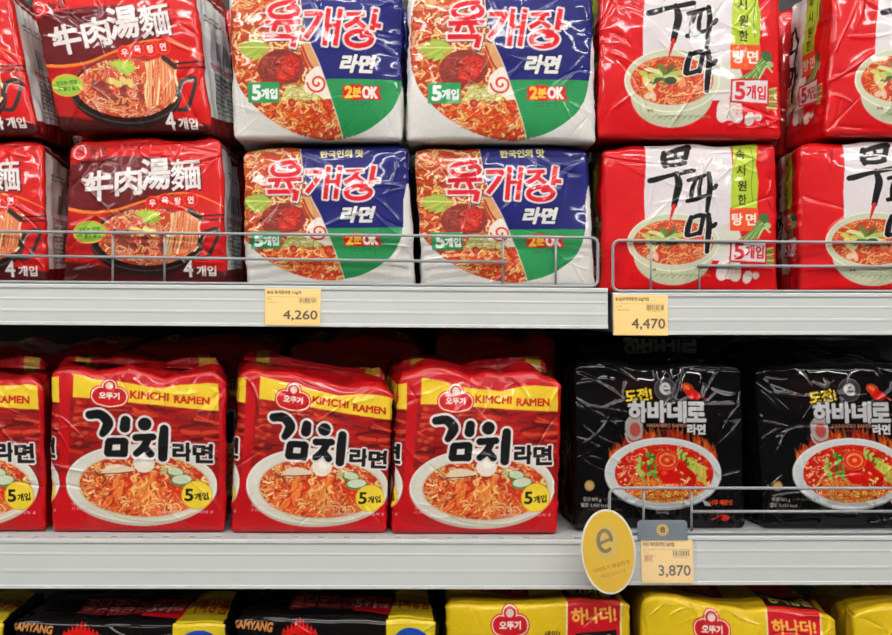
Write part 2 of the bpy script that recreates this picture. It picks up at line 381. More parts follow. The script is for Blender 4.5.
# ---- D: kimchi pack
def art_D():
    c = Canvas(390, 372, 568, 538, SC, (178, 10, 17))
    # kimchi photograph band
    BAND = [(416, 404), (558, 404), (560, 470), (558, 534), (416, 480)]
    sl, d = c.poly([(416, 404), (559, 404), (559, 500), (430, 500), (414, 470)], (140, 16, 14)); c.clip = c.mask(sl, d)
    rg = random.Random(31)
    for k in range(170):
        y = rg.uniform(404, 462); x = rg.uniform(410, 560); L = rg.uniform(8, 26); s_ = rg.uniform(-.25, .25)
        c.line([(x, y), (x+L*.5, y+s_*L+rg.uniform(-2, 2)), (x+L, y+s_*L*1.6)], rg.uniform(.6, 2), rg.choice([(176, 24, 18), (196, 48, 26), (110, 10, 12), (84, 8, 10), (206, 70, 40), (160, 16, 14)]), .8)
    for k in range(10): c.ell(rg.uniform(416, 440), rg.uniform(410, 455), 3, 2, (206, 110, 60), 0, .5, soft=2)
    c.clip = None
    # banner
    c.poly([(419, 381), (440, 384), (470, 388), (500, 391), (520, 386), (557, 384), (558, 411), (545, 411), (505, 409), (470, 407), (445, 405), (419, 405)], (228, 192, 44))
    # trade badge
    for g, col in ((2.6, (190, 20, 24)), (1.5, (232, 214, 190)), (.3, (190, 20, 24))):
        c.strokes([([(446, 402), (454, 404), (462, 402)], [8, 7.5, 8]), ([(454, 392)], 5.5)], [(g, col)])
    c.ell(454, 391.5, 3.6, 3.6, (216, 190, 176)); c.text('오뚜기', 454, 401.5, 6.6, (236, 226, 214), .35, w=19)
    c.text('KIMCHI', 492, 399.5, 7.6, (178, 26, 16), .4, w=36, rot=.02); c.text('RAMEN', 532, 401.5, 7.4, (178, 26, 16), .45, w=33)
    # bowl
    c.ell(484, 491, 73, 41.5, (190, 184, 166)); c.ell(484, 489.5, 73, 40, (214, 210, 196)); c.ell(484, 489, 72, 39, (226, 222, 210), ring=.8)
    c.line([(440, 512), (470, 526), (510, 527), (535, 518)], .5, (186, 180, 120))
    c.ell(487, 491, 64, 33, (206, 190, 160)); sl, d = c.ell(487, 491, 62, 31.5, (178, 44, 18)); c.clip = c.mask(sl, d)
    c.noodles(230, (424, 460, 550, 524), [(232, 170, 104), (238, 190, 130), (224, 120, 60), (214, 84, 40)], 1.6, 12, 41, (140, 36, 14))
    for k in range(90):
        x = rg.uniform(450, 525); y = rg.uniform(476, 512)
        c.line([(x, y), (x+rg.uniform(-4, 4)+(x-487)*.08, y+6), (x+rg.uniform(-5, 5)+(x-487)*.2, y+12)], rg.uniform(.7, 1.5), rg.choice([(222, 96, 40), (206, 60, 28), (232, 130, 60), (190, 40, 20)]), .95)
    for k in range(50):
        x = rg.uniform(476, 498); y = rg.uniform(476, 514)
        c.line([(x, y), (x+rg.uniform(-4, 4), y+3), (x+rg.uniform(-4, 4), y+7)], 1.1, rg.choice([(240, 190, 110), (234, 164, 84), (226, 130, 60)]), .95)
    c.noodles(30, (440, 505, 530, 524), [(236, 180, 110), (226, 110, 50)], 1.3, 11, 44, (176, 50, 18))
    c.clip = None
    c.poly([(447, 479), (452, 472), (463, 470), (475, 473), (477, 477), (465, 478), (455, 482)], (226, 206, 176), smooth=True); c.line([(440, 478), (450, 484), (447, 490)], 1, (120, 60, 40)); c.line([(447, 480), (464, 479), (477, 477)], .6, (110, 50, 36))
    c.ell(487, 468, 10, 10, (232, 222, 206)); c.ell(489, 465, 6, 5, (244, 238, 228), 0, .8, soft=3)
    c.ell(517, 477, 9, 5.5, (76, 118, 58), .2); c.ell(517, 476, 7.4, 4, (196, 206, 170), .2); c.ell(523, 485, 11, 6, (84, 126, 62), -.1); c.ell(523, 484, 9.4, 4.6, (206, 212, 184), -.1); c.blobs(8, (500, 468, 512, 478), [(230, 220, 190), (170, 190, 120)], 1, 3, 2)
    c.ell(537.5, 500, 15, 15, (208, 150, 40)); c.ell(537.5, 500, 14.3, 14.3, (236, 206, 54))
    c.text('5', 530, 500, 12, (20, 16, 12), .5, w=7.5); c.text('개입', 542, 501.5, 7.5, (20, 16, 12), .25, w=13, rot=-.1)
    c.micro(417, 509, 442, 518, (224, 180, 176), 12, 2, .7); c.micro(500, 516, 553, 520.5, (226, 196, 190), 13, 1, .8); c.micro(512, 512, 522, 515, (226, 190, 180), 14, 1, .7)
    # calligraphy
    k = 1/4.822; c.setT(k, 385, k, 370)
    ink = [([(242, 250), (292, 246), (326, 280), (318, 312), (302, 338)], [4.2, 4.8, 5.2, 4.6, 3.4]), ([(408, 268), (404, 304)], [4.6, 5.0]),
           ([(332, 378), (326, 428)], [3.8, 3.8]), ([(334, 372), (400, 368)], [3.5, 3.5]), ([(404, 372), (400, 430)], [3.8, 3.8]), ([(328, 432), (400, 430)], [3.5, 3.5]),
           ([(496, 280), (494, 284)], [6.2, 6.4]), ([(456, 350), (532, 344)], [3.6, 3.6]), ([(512, 352), (490, 396), (458, 428)], [3.6, 3.8, 3.4]), ([(494, 392), (522, 428)], [3.4, 3.8]),
           ([(584, 302), (580, 370), (578, 444)], [4.2, 4.8, 4.4])]
    c.strokes(ink, [(2.3, (222, 214, 208)), (0, (14, 12, 14))])
    c.setT()
    c.text('라', 524, 455.5, 18, (0, 0, 0), 0, w=18, layers=[(2.6, (222, 214, 208)), (1.0, (14, 12, 14))])
    c.text('면', 543.5, 456.5, 18.5, (0, 0, 0), 0, w=18, layers=[(2.6, (222, 214, 208)), (1.0, (14, 12, 14))])
    n = int(15*SC); d0 = int((390-c.x0)*SC); s0 = int((543-c.x0)*SC)   # the print runs on round the left gusset
    c.img[:, d0:d0+n] = c.img[:, s0:s0+n].copy()
    return c
def art_D_top():
    c = Canvas(0, 0, 160, 60, 2, (170, 10, 16))
    c.rect(24, 4, 36, 40, (206, 150, 40)); c.micro(27, 6, 34, 38, (150, 20, 16), 2, 5); c.rect(130, 4, 142, 40, (206, 150, 40)); c.micro(133, 6, 140, 38, (150, 20, 16), 3, 5)
    c.micro(60, 22, 110, 30, (206, 150, 130), 4, 2, .6)
    return c
# ---- E: black chilli pack
def art_E():
    c = Canvas(574, 366, 750, 534, SC, (10, 9, 10))
    c.ell(642, 395, 40, 18, (30, 8, 8), 0, .6, soft=14)
    c.text('도전!', 638, 398, 11.5, (206, 176, 40), .55, w=27, rot=-.13)
    c.ell(666, 392, 11.5, 11.5, (48, 47, 50)); c.ell(666, 392, 11, 11, (90, 88, 90), ring=.35); c.text('e', 666, 391.5, 11, (176, 174, 172), .7, w=10.5)
    c.ell(690, 391, 7, 5, (150, 40, 14), .5); c.ell(695, 397, 8, 5, (180, 24, 14), .35); c.ell(689, 390, 3.4, 2, (226, 120, 60), .5, .7); c.line([(703, 398), (709, 402)], .9, (120, 30, 16))
    rg = random.Random(51)
    for k in range(110):                                     # flames round the rim of the bowl
        th = math.radians(rg.uniform(200, 342)); x = 663+58*math.cos(th); y = 474+35*math.sin(th); L = rg.uniform(4, 12)
        c.line([(x, y+2), (x+rg.uniform(-2, 2), y-L*.5), (x+rg.uniform(-3, 3), y-L)], [2, 1.4, .4], rg.choice([(196, 64, 18), (170, 28, 14), (206, 110, 34), (120, 16, 12)]), .5)
    c.poly([(624, 424), (630, 418), (639, 418), (642, 428), (640, 440), (630, 442), (624, 434)], (150, 140, 138), smooth=True, soft=1); c.ell(634, 432, 5.5, 7, (156, 60, 50), 0, .9, soft=1.5); c.line([(624, 436), (628, 444), (640, 446)], 1, (160, 150, 150))
    for ch, x in zip('하바네로', (637, 657, 677.5, 697.5)):
        c.text(ch, x, 414, 19.5 if ch != '로' else 18, (0, 0, 0), 0, w=18.5, layers=[(1.9, (22, 20, 22)), (1.15, (182, 180, 180))])
    c.text('HABANERO RAMEN', 667, 427.5, 3.4, (170, 110, 90), .1, w=42); c.micro(650, 431, 686, 434, (120, 60, 50), 3, 1)
    c.text('라면', 697.5, 431, 9.5, (196, 192, 190), .55, w=18)
    c.ell(663, 475, 60.5, 35.5, (150, 152, 152)); c.ell(663, 474, 60, 34.6, (190, 193, 192)); c.ell(663, 474, 59, 33.6, (206, 208, 206), ring=.7)
    sl, d = c.ell(664, 474.5, 51, 28.5, (176, 26, 12)); c.clip = c.mask(sl, d)
    c.noodles(150, (612, 444, 716, 504), [(214, 60, 34), (226, 120, 80), (206, 40, 20), (232, 170, 120), (196, 30, 16)], 1.1, 7, 52, (130, 14, 8))
    c.noodles(90, (630, 490, 706, 504), [(222, 190, 90), (214, 120, 50), (196, 160, 60)], 1.0, 7, 53, (140, 30, 10))
    c.blobs(26, (614, 460, 636, 496), [(236, 170, 140), (222, 70, 40), (240, 200, 170)], 1.0, 2.4, 54); c.blobs(22, (694, 462, 714, 492), [(236, 190, 120), (214, 60, 30)], 1.0, 2.4, 55)
    c.noodles(26, (630, 478, 668, 490), [(216, 120, 50), (190, 140, 70)], 1.5, 13, 56, (120, 30, 10))
    for k in range(34):
        x, y = (rg.uniform(636, 656), rg.uniform(456, 478)) if k < 22 else (rg.uniform(678, 696), rg.uniform(452, 468))
        c.ell(x, y, rg.uniform(2, 4.4), rg.uniform(1.2, 2.6), rg.choice([(70, 130, 40), (110, 160, 56), (40, 92, 34), (150, 180, 80)]), rg.uniform(0, 3))
    for k in range(12): c.line([(rg.uniform(688, 708), rg.uniform(460, 480)), (rg.uniform(690, 710), rg.uniform(462, 484))], 1.4, rg.choice([(196, 190, 80), (170, 170, 70)]), .9)
    c.line([(676, 462), (684, 470), (694, 478), (690, 486)], [3, 3.4, 3, 2], (176, 16, 12)); c.ell(670, 478, 11, 7, (186, 18, 14)); c.ell(664, 474, 3, 2, (226, 90, 60), 0, .6, soft=1)
    c.ell(667, 461, 11.5, 9.5, (176, 34, 18)); c.ell(667, 461, 9, 7.2, (222, 110, 60)); c.ell(667, 461.5, 6.6, 5, (190, 44, 20)); c.ell(667, 461, 2.6, 2, (226, 130, 70)); c.ell(667, 461, 11.4, 9.4, (214, 70, 40), ring=.6)
    c.clip = None
    c.ell(587, 487, 5.2, 5.2, (150, 118, 66)); c.ell(587, 487, 3.8, 3.8, (176, 142, 86))
    c.text('중량 875 g', 590, 500.5, 4.2, (150, 148, 146), .15, w=18); c.text('열량 3,450 kcal', 592, 506, 4.2, (150, 148, 146), .15, w=27)
    c.micro(602, 498, 626, 502, (110, 100, 96), 5, 1); c.micro(584, 509, 622, 512, (110, 70, 40), 6, 1)
    c.text('너무 매운맛', 723, 503, 5, (206, 60, 30), .3, w=24); c.poly([(703, 500), (710, 503), (713, 507), (706, 506)], (160, 156, 150)); c.text('Serving', 662, 513, 3.4, (150, 148, 146), .1, w=13)
    c.line([(714, 520), (724, 516), (732, 518)], .8, (170, 24, 16)); c.ell(728, 519, 5, 2.6, (160, 26, 20), -.2)
    return c
# ---- F: black chicken pack (front and top)
def art_F():
    c = Canvas(14, 616, 228, 770, 2.4, (14, 10, 10))
    c.text('SAMYANG', 34, 623.5, 7, (196, 130, 70), .4, w=40, shear=.15, rot=.09)
    for k in range(9): c.poly([(62+k*4, 634), (66+k*4, 616+abs(k-4)*2.2), (71+k*4, 634)], (196, 22, 16))
    c.ell(82, 640, 22, 10, (196, 22, 16)); c.text('불닭', 82, 642, 20, (0, 0, 0), 0, w=38, layers=[(2.4, (60, 8, 8)), (1.2, (232, 176, 40))])
    c.text('볶음면', 84, 672, 22, (232, 226, 220), 1.2, w=70)
    sl, d = c.ell(84, 724, 60, 34, (40, 30, 30)); c.clip = c.mask(sl, d); c.ell(84, 722, 56, 30, (170, 44, 16)); c.noodles(150, (28, 692, 140, 752), [(206, 90, 30), (186, 56, 20), (222, 130, 60)], 1.6, 15, 61, (110, 20, 8)); c.clip = None
    c.poly([(172, 616), (224, 616), (222, 770), (174, 770)], (206, 180, 30)); c.ell(198, 640, 21, 16, (26, 64, 150)); c.text('특별', 198, 641, 14, (226, 226, 226), .8, w=28)
    return c
def art_F_top():
    c = Canvas(0, 0, 214, 40, 2.4, (14, 10, 11))
    c.text('불닭볶음면', 88, 22, 15, (0, 0, 0), 0, w=66, layers=[(2.4, (206, 40, 54)), (1.2, (20, 8, 10)), (.4, (220, 110, 110))])
    c.poly([(122, 10), (162, 12), (162, 36), (122, 34)], (200, 18, 30)); c.text('5+1', 134, 22, 12, (214, 206, 200), .8, w=22); c.text('개입', 152, 23, 8, (214, 170, 160), .3, w=12)
    c.poly([(168, 0), (202, 0), (208, 40), (160, 40)], (198, 172, 30)); c.text('기획상품', 184, 22, 13, (186, 60, 24), .5, w=40)
    return c
# ---- G: yellow pack
def art_G():
    c = Canvas(443, 604, 632, 770, 2.4, (214, 180, 22))
    for g, col in ((2.6, (186, 20, 30)), (1.5, (236, 214, 190)), (.3, (186, 20, 30))):
        c.strokes([([(499, 624), (508, 626), (517, 624)], [8, 7.5, 8]), ([(508, 613)], 6)], [(g, col)])
    c.ell(508, 613, 4, 4, (216, 190, 176)); c.text('오뚜기', 508, 624, 7, (236, 226, 214), .4, w=21)
    c.text('세일!', 550, 633, 7, (60, 40, 14), .2, w=16)
    c.poly([(566, 604), (622, 604), (620, 650), (564, 650)], (232, 212, 160), grow=.8); c.poly([(567, 604), (621, 604), (619, 649), (565, 649)], (186, 14, 26))
    c.text('하나더!', 593, 617, 13, (230, 170, 70), .6, w=45, rot=-.05); c.poly([(574, 632), (616, 630), (616, 648), (574, 648)], (20, 16, 20)); c.text('5+1', 594, 640, 11, (226, 190, 60), .8, w=30)
    c.text('진라면', 505, 672, 40, (0, 0, 0), 0, w=96, layers=[(3.4, (226, 220, 210)), (2.0, (196, 16, 26))])
    sl, d = c.ell(520, 736, 76, 34, (226, 224, 214)); sl, d = c.ell(520, 736, 66, 27, (206, 96, 30)); c.clip = c.mask(sl, d); c.noodles(150, (450, 706, 590, 766), [(236, 190, 90), (226, 150, 60), (240, 210, 130)], 1.6, 15, 71, (190, 80, 20)); c.clip = None
    return c
def art_G_top():
    c = Canvas(0, 0, 190, 40, 2.4, (196, 160, 22))
    c.poly([(26, 6), (92, 10), (88, 30), (40, 26)], (150, 16, 26)); c.text('진라면', 62, 18, 12, (206, 130, 60), .5, w=42)
    c.poly([(122, 0), (178, 0), (179, 40), (123, 40)], (180, 16, 24)); c.poly([(124, 20), (176, 20), (176, 38), (124, 38)], (20, 16, 18)); c.text('행사상품', 150, 29, 12, (214, 176, 70), .5, w=44)
    return c
# ------------------------------------------------------------------ materials
def mat(name, col=(128, 128, 128), rough=.5, metal=0.0, coat=0.0, attr=False, bump=None, spec=.5, coat_rough=.08, var=0.0):
    m = bpy.data.materials.new(name); m.use_nodes = True
    nt = m.node_tree; N = nt.nodes; L = nt.links
    b = N['Principled BSDF']
    b.inputs['Roughness'].default_value = rough; b.inputs['Metallic'].default_value = metal
    b.inputs['Coat Weight'].default_value = coat; b.inputs['Coat Roughness'].default_value = coat_rough
    b.inputs['Specular IOR Level'].default_value = spec
    tc = N.new('ShaderNodeTexCoord')
    if attr:
        a = N.new('ShaderNodeAttribute'); a.attribute_name = 'Print'; src = a.outputs['Color']
    else:
        r = N.new('ShaderNodeRGB'); r.outputs[0].default_value = (*lin(S(*col)), 1); src = r.outputs[0]
    if var > 0:
        n = N.new('ShaderNodeTexNoise'); n.inputs['Scale'].default_value = 9; n.inputs['Detail'].default_value = 6
        L.new(tc.outputs['Object'], n.inputs['Vector'])
        mr = N.new('ShaderNodeMapRange'); mr.inputs['To Min'].default_value = 1-var; mr.inputs['To Max'].default_value = 1+var
        L.new(n.outputs['Fac'], mr.inputs['Value'])
        mx = N.new('ShaderNodeVectorMath'); mx.operation = 'SCALE'
        L.new(src, mx.inputs[0]); L.new(mr.outputs[0], mx.inputs['Scale']); src = mx.outputs[0]
    L.new(src, b.inputs['Base Color'])
    if bump:
        # film wrinkles: two ridged noises, one stretched, bump both layers
        last = None
        for k, (sc, st, kind, dist) in enumerate(bump):
            mp = N.new('ShaderNodeMapping'); mp.inputs['Scale'].default_value = sc; mp.inputs['Rotation'].default_value = (0, .6+k*1.1, .2)
            L.new(tc.outputs['Object'], mp.inputs['Vector'])
            n = N.new('ShaderNodeTexNoise'); n.noise_type = kind
            n.inputs['Scale'].default_value = 1.0; n.inputs['Detail'].default_value = 2.5 if kind != 'FBM' else 3
            n.inputs['Distortion'].default_value = .4
            L.new(mp.outputs[0], n.inputs['Vector'])
            bp = N.new('ShaderNodeBump'); bp.inputs['Strength'].default_value = st; bp.inputs['Distance'].default_value = dist
            L.new(n.outputs['Fac'], bp.inputs['Height'])
            if last: L.new(last, bp.inputs['Normal'])
            last = bp.outputs[0]
        L.new(last, b.inputs['Normal']); L.new(last, b.inputs['Coat Normal'])
    return m
FILM = [((26, 26, 44), .24, 'RIDGED_MULTIFRACTAL', .0014), ((90, 90, 40), .08, 'FBM', .0012)]
M = {
 'film': mat('printed_film', attr=True, rough=.5, coat=.5, coat_rough=.06, bump=FILM, spec=.15),
 'film_black': mat('printed_black_film', attr=True, rough=.55, coat=.55, coat_rough=.04, spec=.02, bump=[((26, 26, 44), .14, 'RIDGED_MULTIFRACTAL', .0012)]),
 'film_plain': mat('printed_film_behind', attr=True, rough=.5, coat=.8, coat_rough=.08, bump=FILM, spec=.15),
 'film_glossy_blue': mat('printed_film_blue_white', attr=True, rough=.5, coat=.42, coat_rough=.05, bump=FILM, spec=.15),
 'paper': mat('printed_paper', attr=True, rough=.6, spec=.3),
 'card': mat('printed_laminated_card', attr=True, rough=.35, coat=.4, spec=.4),
 'rail': mat('pale_grey_plastic_rail', (199, 202, 199), rough=.38, var=.015, spec=.45),
 'steel': mat('light_grey_painted_steel', (186, 189, 188), rough=.45, var=.03),
 'dark_steel': mat('painted_steel_back_panel', (26, 25, 25), rough=.6, var=.06),
 'wire': mat('grey_coated_wire', (150, 153, 154), rough=.32, spec=.6),
 'holder': mat('grey_plastic_holder', (104, 112, 118), rough=.35),
 'white': mat('white_plastic', (236, 232, 226), rough=.4),
 'floor': mat('vinyl_floor', (140, 136, 128), rough=.35, var=.05),
 'ceiling': mat('ceiling_panel', (70, 70, 70), rough=.9, var=.02),
 'lamp_body': mat('lamp_housing', (230, 230, 230), rough=.5),
}
def emis(name, col, st):
    m = bpy.data.materials.new(name); m.use_nodes = True; nt = m.node_tree
    b = nt.nodes['Principled BSDF']; b.inputs['Emission Color'].default_value = (*col, 1); b.inputs['Emission Strength'].default_value = st
    b.inputs['Base Color'].default_value = (.8, .8, .8, 1)
    return m
def clear_plastic():
    m = bpy.data.materials.new('clear_plastic'); m.use_nodes = True; b = m.node_tree.nodes['Principled BSDF']
    b.inputs['Base Color'].default_value = (.95, .97, .97, 1); b.inputs['Roughness'].default_value = .12
    b.inputs['Alpha'].default_value = .07; b.inputs['Coat Weight'].default_value = .5
    return m
M['clear'] = clear_plastic()

# ------------------------------------------------------------------ mesh helpers
def link(name, me, m, parent=None, loc=(0, 0, 0)):
    o = bpy.data.objects.new(name, me); COL.objects.link(o)
    if m is not None and me is not None: me.materials.append(m)
    o.location = loc
    if parent: o.parent = parent
    return o
def tag(o, label=None, cat=None, group=None, kind=None):
    if label: o['label'] = label
    if cat: o['category'] = cat
    if group: o['group'] = group
    if kind: o['kind'] = kind
    return o
def empty(name, loc, rot=(0, 0, 0)):
    o = bpy.data.objects.new(name, None); COL.objects.link(o); o.location = loc; o.rotation_euler = rot; o.empty_display_size = .02
    return o
def mesh_np(name, co, faces, cols=None, smooth=True):
    me = bpy.data.meshes.new(name)
    co = np.asarray(co, dtype=np.float32)
    nf = len(faces); fl = np.asarray(faces, dtype=np.int32)
    me.vertices.add(len(co)); me.vertices.foreach_set('co', co.ravel())
    me.loops.add(nf*4); me.loops.foreach_set('vertex_index', fl.ravel())
    me.polygons.add(nf); me.polygons.foreach_set('loop_start', np.arange(0, nf*4, 4, dtype=np.int32))
    try: me.polygons.foreach_set('loop_total', np.full(nf, 4, dtype=np.int32))
    except Exception: pass
    me.update(calc_edges=True)
    if smooth: me.polygons.foreach_set('use_smooth', np.ones(nf, bool))
    if cols is not None:
        a = me.color_attributes.new('Print', 'FLOAT_COLOR', 'POINT')
        c4 = np.ones((len(co), 4), np.float32); c4[:, :3] = cols
        a.data.foreach_set('color', c4.ravel())
    me.validate()
    return me
import bmesh
def bm_box(bm, x0, y0, z0, x1, y1, z1, bev=0):
    r = bmesh.ops.create_cube(bm, size=1.0)
    vs = r['verts']
    for v in vs:
        v.co = Vector(((x0+x1)/2+v.co.x*(x1-x0), (y0+y1)/2+v.co.y*(y1-y0), (z0+z1)/2+v.co.z*(z1-z0)))
    if bev:
        es = list({e for v in vs for e in v.link_edges})
        bmesh.ops.bevel(bm, geom=es, offset=bev, segments=2, affect='EDGES', profile=.5)
def bm_mesh(name, bm, smooth=False):
    me = bpy.data.meshes.new(name); bmesh.ops.recalc_face_normals(bm, faces=bm.faces); bm.to_mesh(me); bm.free()
    if smooth: me.polygons.foreach_set('use_smooth', np.ones(len(me.polygons), bool))
    return me
def tube(name, pts, r, closed=False, n=10):
    pts = [Vector(p) for p in pts]; bm = bmesh.new(); rings = []
    N_ = len(pts)
    for i, p in enumerate(pts):
        a = pts[(i-1) % N_] if (closed or i > 0) else p; b = pts[(i+1) % N_] if (closed or i < N_-1) else p
        t = (b-a).normalized(); s1 = t.cross(Vector((0, 1, 0)))
        if s1.length < .1: s1 = t.cross(Vector((1, 0, 0)))
        s1.normalize(); s2 = t.cross(s1)
        rings.append([bm.verts.new(p+s1*r*math.cos(6.28318*k/n)+s2*r*math.sin(6.28318*k/n)) for k in range(n)])
    for i in range(N_ if closed else N_-1):
        A, B = rings[i], rings[(i+1) % N_]
        for k in range(n): bm.faces.new((A[k], A[(k+1) % n], B[(k+1) % n], B[k]))
    if not closed:
        bm.faces.new(rings[0][::-1]); bm.faces.new(rings[-1])
    return bm_mesh(name, bm, True)
def extrude_profile(name, prof, x0, x1):
    """closed (y, z) profile swept along x"""
    bm = bmesh.new()
    A = [bm.verts.new((x0, y, z)) for y, z in prof]; B = [bm.verts.new((x1, y, z)) for y, z in prof]
    n = len(prof)
    for i in range(n): bm.faces.new((A[i], A[(i+1) % n], B[(i+1) % n], B[i]))
    bm.faces.new(A[::-1]); bm.faces.new(B)
    return bm_mesh(name, bm)

# ------------------------------------------------------------------ the noodle multipacks
def vnoise1(x, seed, f):
    rs = np.random.RandomState(seed); t = rs.rand(256)
    x = np.mod(x*f+1000, 250); i = x.astype(int); fr = x-i; fr = fr*fr*(3-2*fr)
    return t[i]*(1-fr)+t[i+1]*fr-.5
def vnoise2(x, y, seed, f):
    rs = np.random.RandomState(seed); t = rs.rand(64, 64)
    x = np.mod(x*f+500, 62); y = np.mod(y*f+500, 62); i = x.astype(int); j = y.astype(int); fx = x-i; fy = y-j
    fx = fx*fx*(3-2*fx); fy = fy*fy*(3-2*fy)
    return (t[i, j]*(1-fx)+t[i+1, j]*fx)*(1-fy)+(t[i, j+1]*(1-fx)+t[i+1, j+1]*fx)*fy-.5

PK_TOP = {}
def pack(name, label, cat, group, quad, Y, T, art, box, seed, side_l=None, side_r=None, side_col=(180, 14, 18), top=None, top_col=None,
         bulge=.008, bx=0.0, bz=0.0, tilt=.006, res=.00075, wave=.003, rc=.0065, rz=.006, creases=26, ca=.0011, m=None, flare=.0, dz0=None, fin=None):
    """quad: TL, TR, BR, BL of the front face as seen at depth Y; T: pack thickness"""
    TL, TR, BR, BL = [P(q[0], q[1], Y+(tilt if i < 2 else 0)) for i, q in enumerate(quad)]
    if dz0 is not None:                                   # stand exactly on what carries it
        BL = BL.copy(); BR = BR.copy(); hq = TL[2]+TR[2]-BL[2]-BR[2]
        box = (box[0], box[1], box[2], box[3]-(2*dz0-BL[2]-BR[2])/hq*(box[3]-box[1])); BL[2] = BR[2] = dz0
    w = (np.linalg.norm(TR-TL)+np.linalg.norm(BR-BL))/2; h = (np.linalg.norm(TL-BL)+np.linalg.norm(TR-BR))/2
    rc = min(rc, T*.45)
    # plan loop, starting front-left, going right
    nf = max(12, int((w-2*rc)/res)); ns = max(8, int((T-2*rc)/(res*2.2))); nb = 16; nr = max(5, int(rc*1.57/(res*1.5)))
    px, pd, nx, nd = [], [], [], []
    def seg(xa, da, xb, db, n, ax, ad):
        for k in range(n):
            t = k/n; px.append(xa+(xb-xa)*t); pd.append(da+(db-da)*t); nx.append(ax); nd.append(ad)
    def arc(cx, cd, a0, a1, n):
        for k in range(n):
            a = a0+(a1-a0)*k/n; px.append(cx+rc*math.cos(a)); pd.append(cd+rc*math.sin(a)); nx.append(math.cos(a)); nd.append(math.sin(a))
    hw = w/2
    seg(-hw+rc, 0, hw-rc, 0, nf, 0, -1); arc(hw-rc, rc, -math.pi/2, 0, nr)
    seg(hw, rc, hw, T-rc, ns, 1, 0); arc(hw-rc, T-rc, 0, math.pi/2, nr)
    seg(hw-rc, T, -hw+rc, T, nb, 0, 1); arc(-hw+rc, T-rc, math.pi/2, math.pi, nr)
    seg(-hw, T-rc, -hw, rc, ns, -1, 0); arc(-hw+rc, rc, math.pi, 1.5*math.pi, nr)
    px, pd, nx, nd = map(np.array, (px, pd, nx, nd)); Mn = len(px)
    rows = []  # (z, inset, shrink)
    K = 5
    for k in range(K): rows.append((0, rz, 1-k/K))
    for k in range(6): a = math.pi/2*k/6; rows.append((rz-rz*math.cos(a), rz*(1-math.sin(a)), 0))
    nz = max(12, int((h-2*rz)/res))
    for k in range(nz+1): rows.append((rz+(h-2*rz)*k/nz, 0, 0))
    nrz = max(6, int(rz*1.6/(res*1.3)))
    for k in range(1, nrz+1): a = math.pi/2*k/nrz; rows.append((h-rz+rz*math.sin(a), rz*(1-math.cos(a)), 0))
    Kt = max(6, int(T*.5/(res*(1.0 if top is not None else 2.6))))
    for k in range(1, Kt+1): rows.append((h, rz, k/Kt))
    Rn = len(rows)
    z = np.array([r[0] for r in rows])[:, None]; ins = np.array([r[1] for r in rows])[:, None]; sh = np.array([r[2] for r in rows])[:, None]
    X = px[None]-nx[None]*ins; D = pd[None]-nd[None]*ins
    # caps: pull the ring in towards the middle line
    X = X*(1-sh*.93) ; D = T/2+(D-T/2)*(1-sh*.985)
    Z = z+0*X
    u = X/w+.5; v = Z/h
    fm = np.clip(1-D/(T*.5), 0, 1)                           # how much of a front point this is
    rg = random.Random(seed)
    # creases pressed into the film (metres)
    H = np.zeros_like(X)
    for k in range(int(creases*1.15)):
        side = rg.random()
        if side < .3: x0, z0 = rg.uniform(-hw, hw), h*rg.uniform(.86, 1.0)
        elif side < .5: x0, z0 = rg.uniform(-hw, hw), h*rg.uniform(0, .15)
        elif side < .8: x0, z0 = rg.choice([-1, 1])*hw*rg.uniform(.8, 1), h*rg.uniform(.05, .95)
        else: x0, z0 = rg.uniform(-hw, hw)*.8, h*rg.uniform(.1, .9)
        th = math.atan2(h/2-z0, -x0)+rg.gauss(0, .7); L = rg.uniform(.02, .075); cv = rg.gauss(0, 6)
        dx, dz = X-x0, Z-z0
        al = dx*math.cos(th)+dz*math.sin(th); ac = -dx*math.sin(th)+dz*math.cos(th)-cv*al*al
        wd = rg.uniform(.0008, .0028); am = ca*rg.uniform(.4, 1.3)*rg.choice([1, 1, -1])
        H += am*np.exp(-np.abs(ac)/wd*1.2)*np.clip(np.minimum(al/.006+1, (L-al)/(L*.6)), 0, 1)
    low = vnoise2(u+.01*0, v, seed+1, 3.1)*.0045+vnoise2(u, v, seed+2, 7.3)*.0011+vnoise2(u, v, seed+3, 15.0)*.0003
    env = (1-np.abs(2*u-1)**3)*(1-np.abs(2*v-1)**4)
    disp = (bulge*env + H + low*np.clip(env*3+.35, 0, 1))*fm
    # side and top puckers
    sidem = (np.abs(X) > hw-rc*.6)*np.clip(D/rc-.3, 0, 1)*(1-sh)
    fold = vnoise2(D/T, v, seed+5, 6)*.006+np.abs(vnoise1(D/T, seed+6, 9))*.004
    Xo = X-np.sign(X)*sidem*(fold+.001)
    topm = np.clip((v-.86)/.14, 0, 1); topm = topm*topm
    botm = np.clip((.10-v)/.10, 0, 1)
    zw = (vnoise1(u, seed+7, 4.3)*1.2+vnoise1(u, seed+8, 11)*.6)*wave*topm
    zt = vnoise2(u, D/T, seed+9, 5)*wave*1.6*np.clip(D/T*4, 0, 1)*(v > .97)*np.where(sh > 0, 1, .6)
    zw = zw-.006*np.abs(2*u-1)**9*topm*(wave/.004)**.5
    Xo = Xo-np.sign(X)*np.abs(2*u-1)**6*(np.abs(vnoise1(v+np.sign(X)*3.3, seed+11, 5))*.002+np.abs(vnoise1(v+np.sign(X)*1.7, seed+12, 14))*.003)
    pinch = 1+flare*(np.abs(2*v-1)**2)
    un = Xo*pinch/w+.5
    W = [np.asarray(q)[None, None, :] for q in (TL, TR, BR, BL)]
    U3, V3 = un[..., None], v[..., None]
    pos = (W[3]*(1-U3)+W[2]*U3)*(1-V3)+(W[0]*(1-U3)+W[1]*U3)*V3
    pos = pos.copy(); dT = D/T
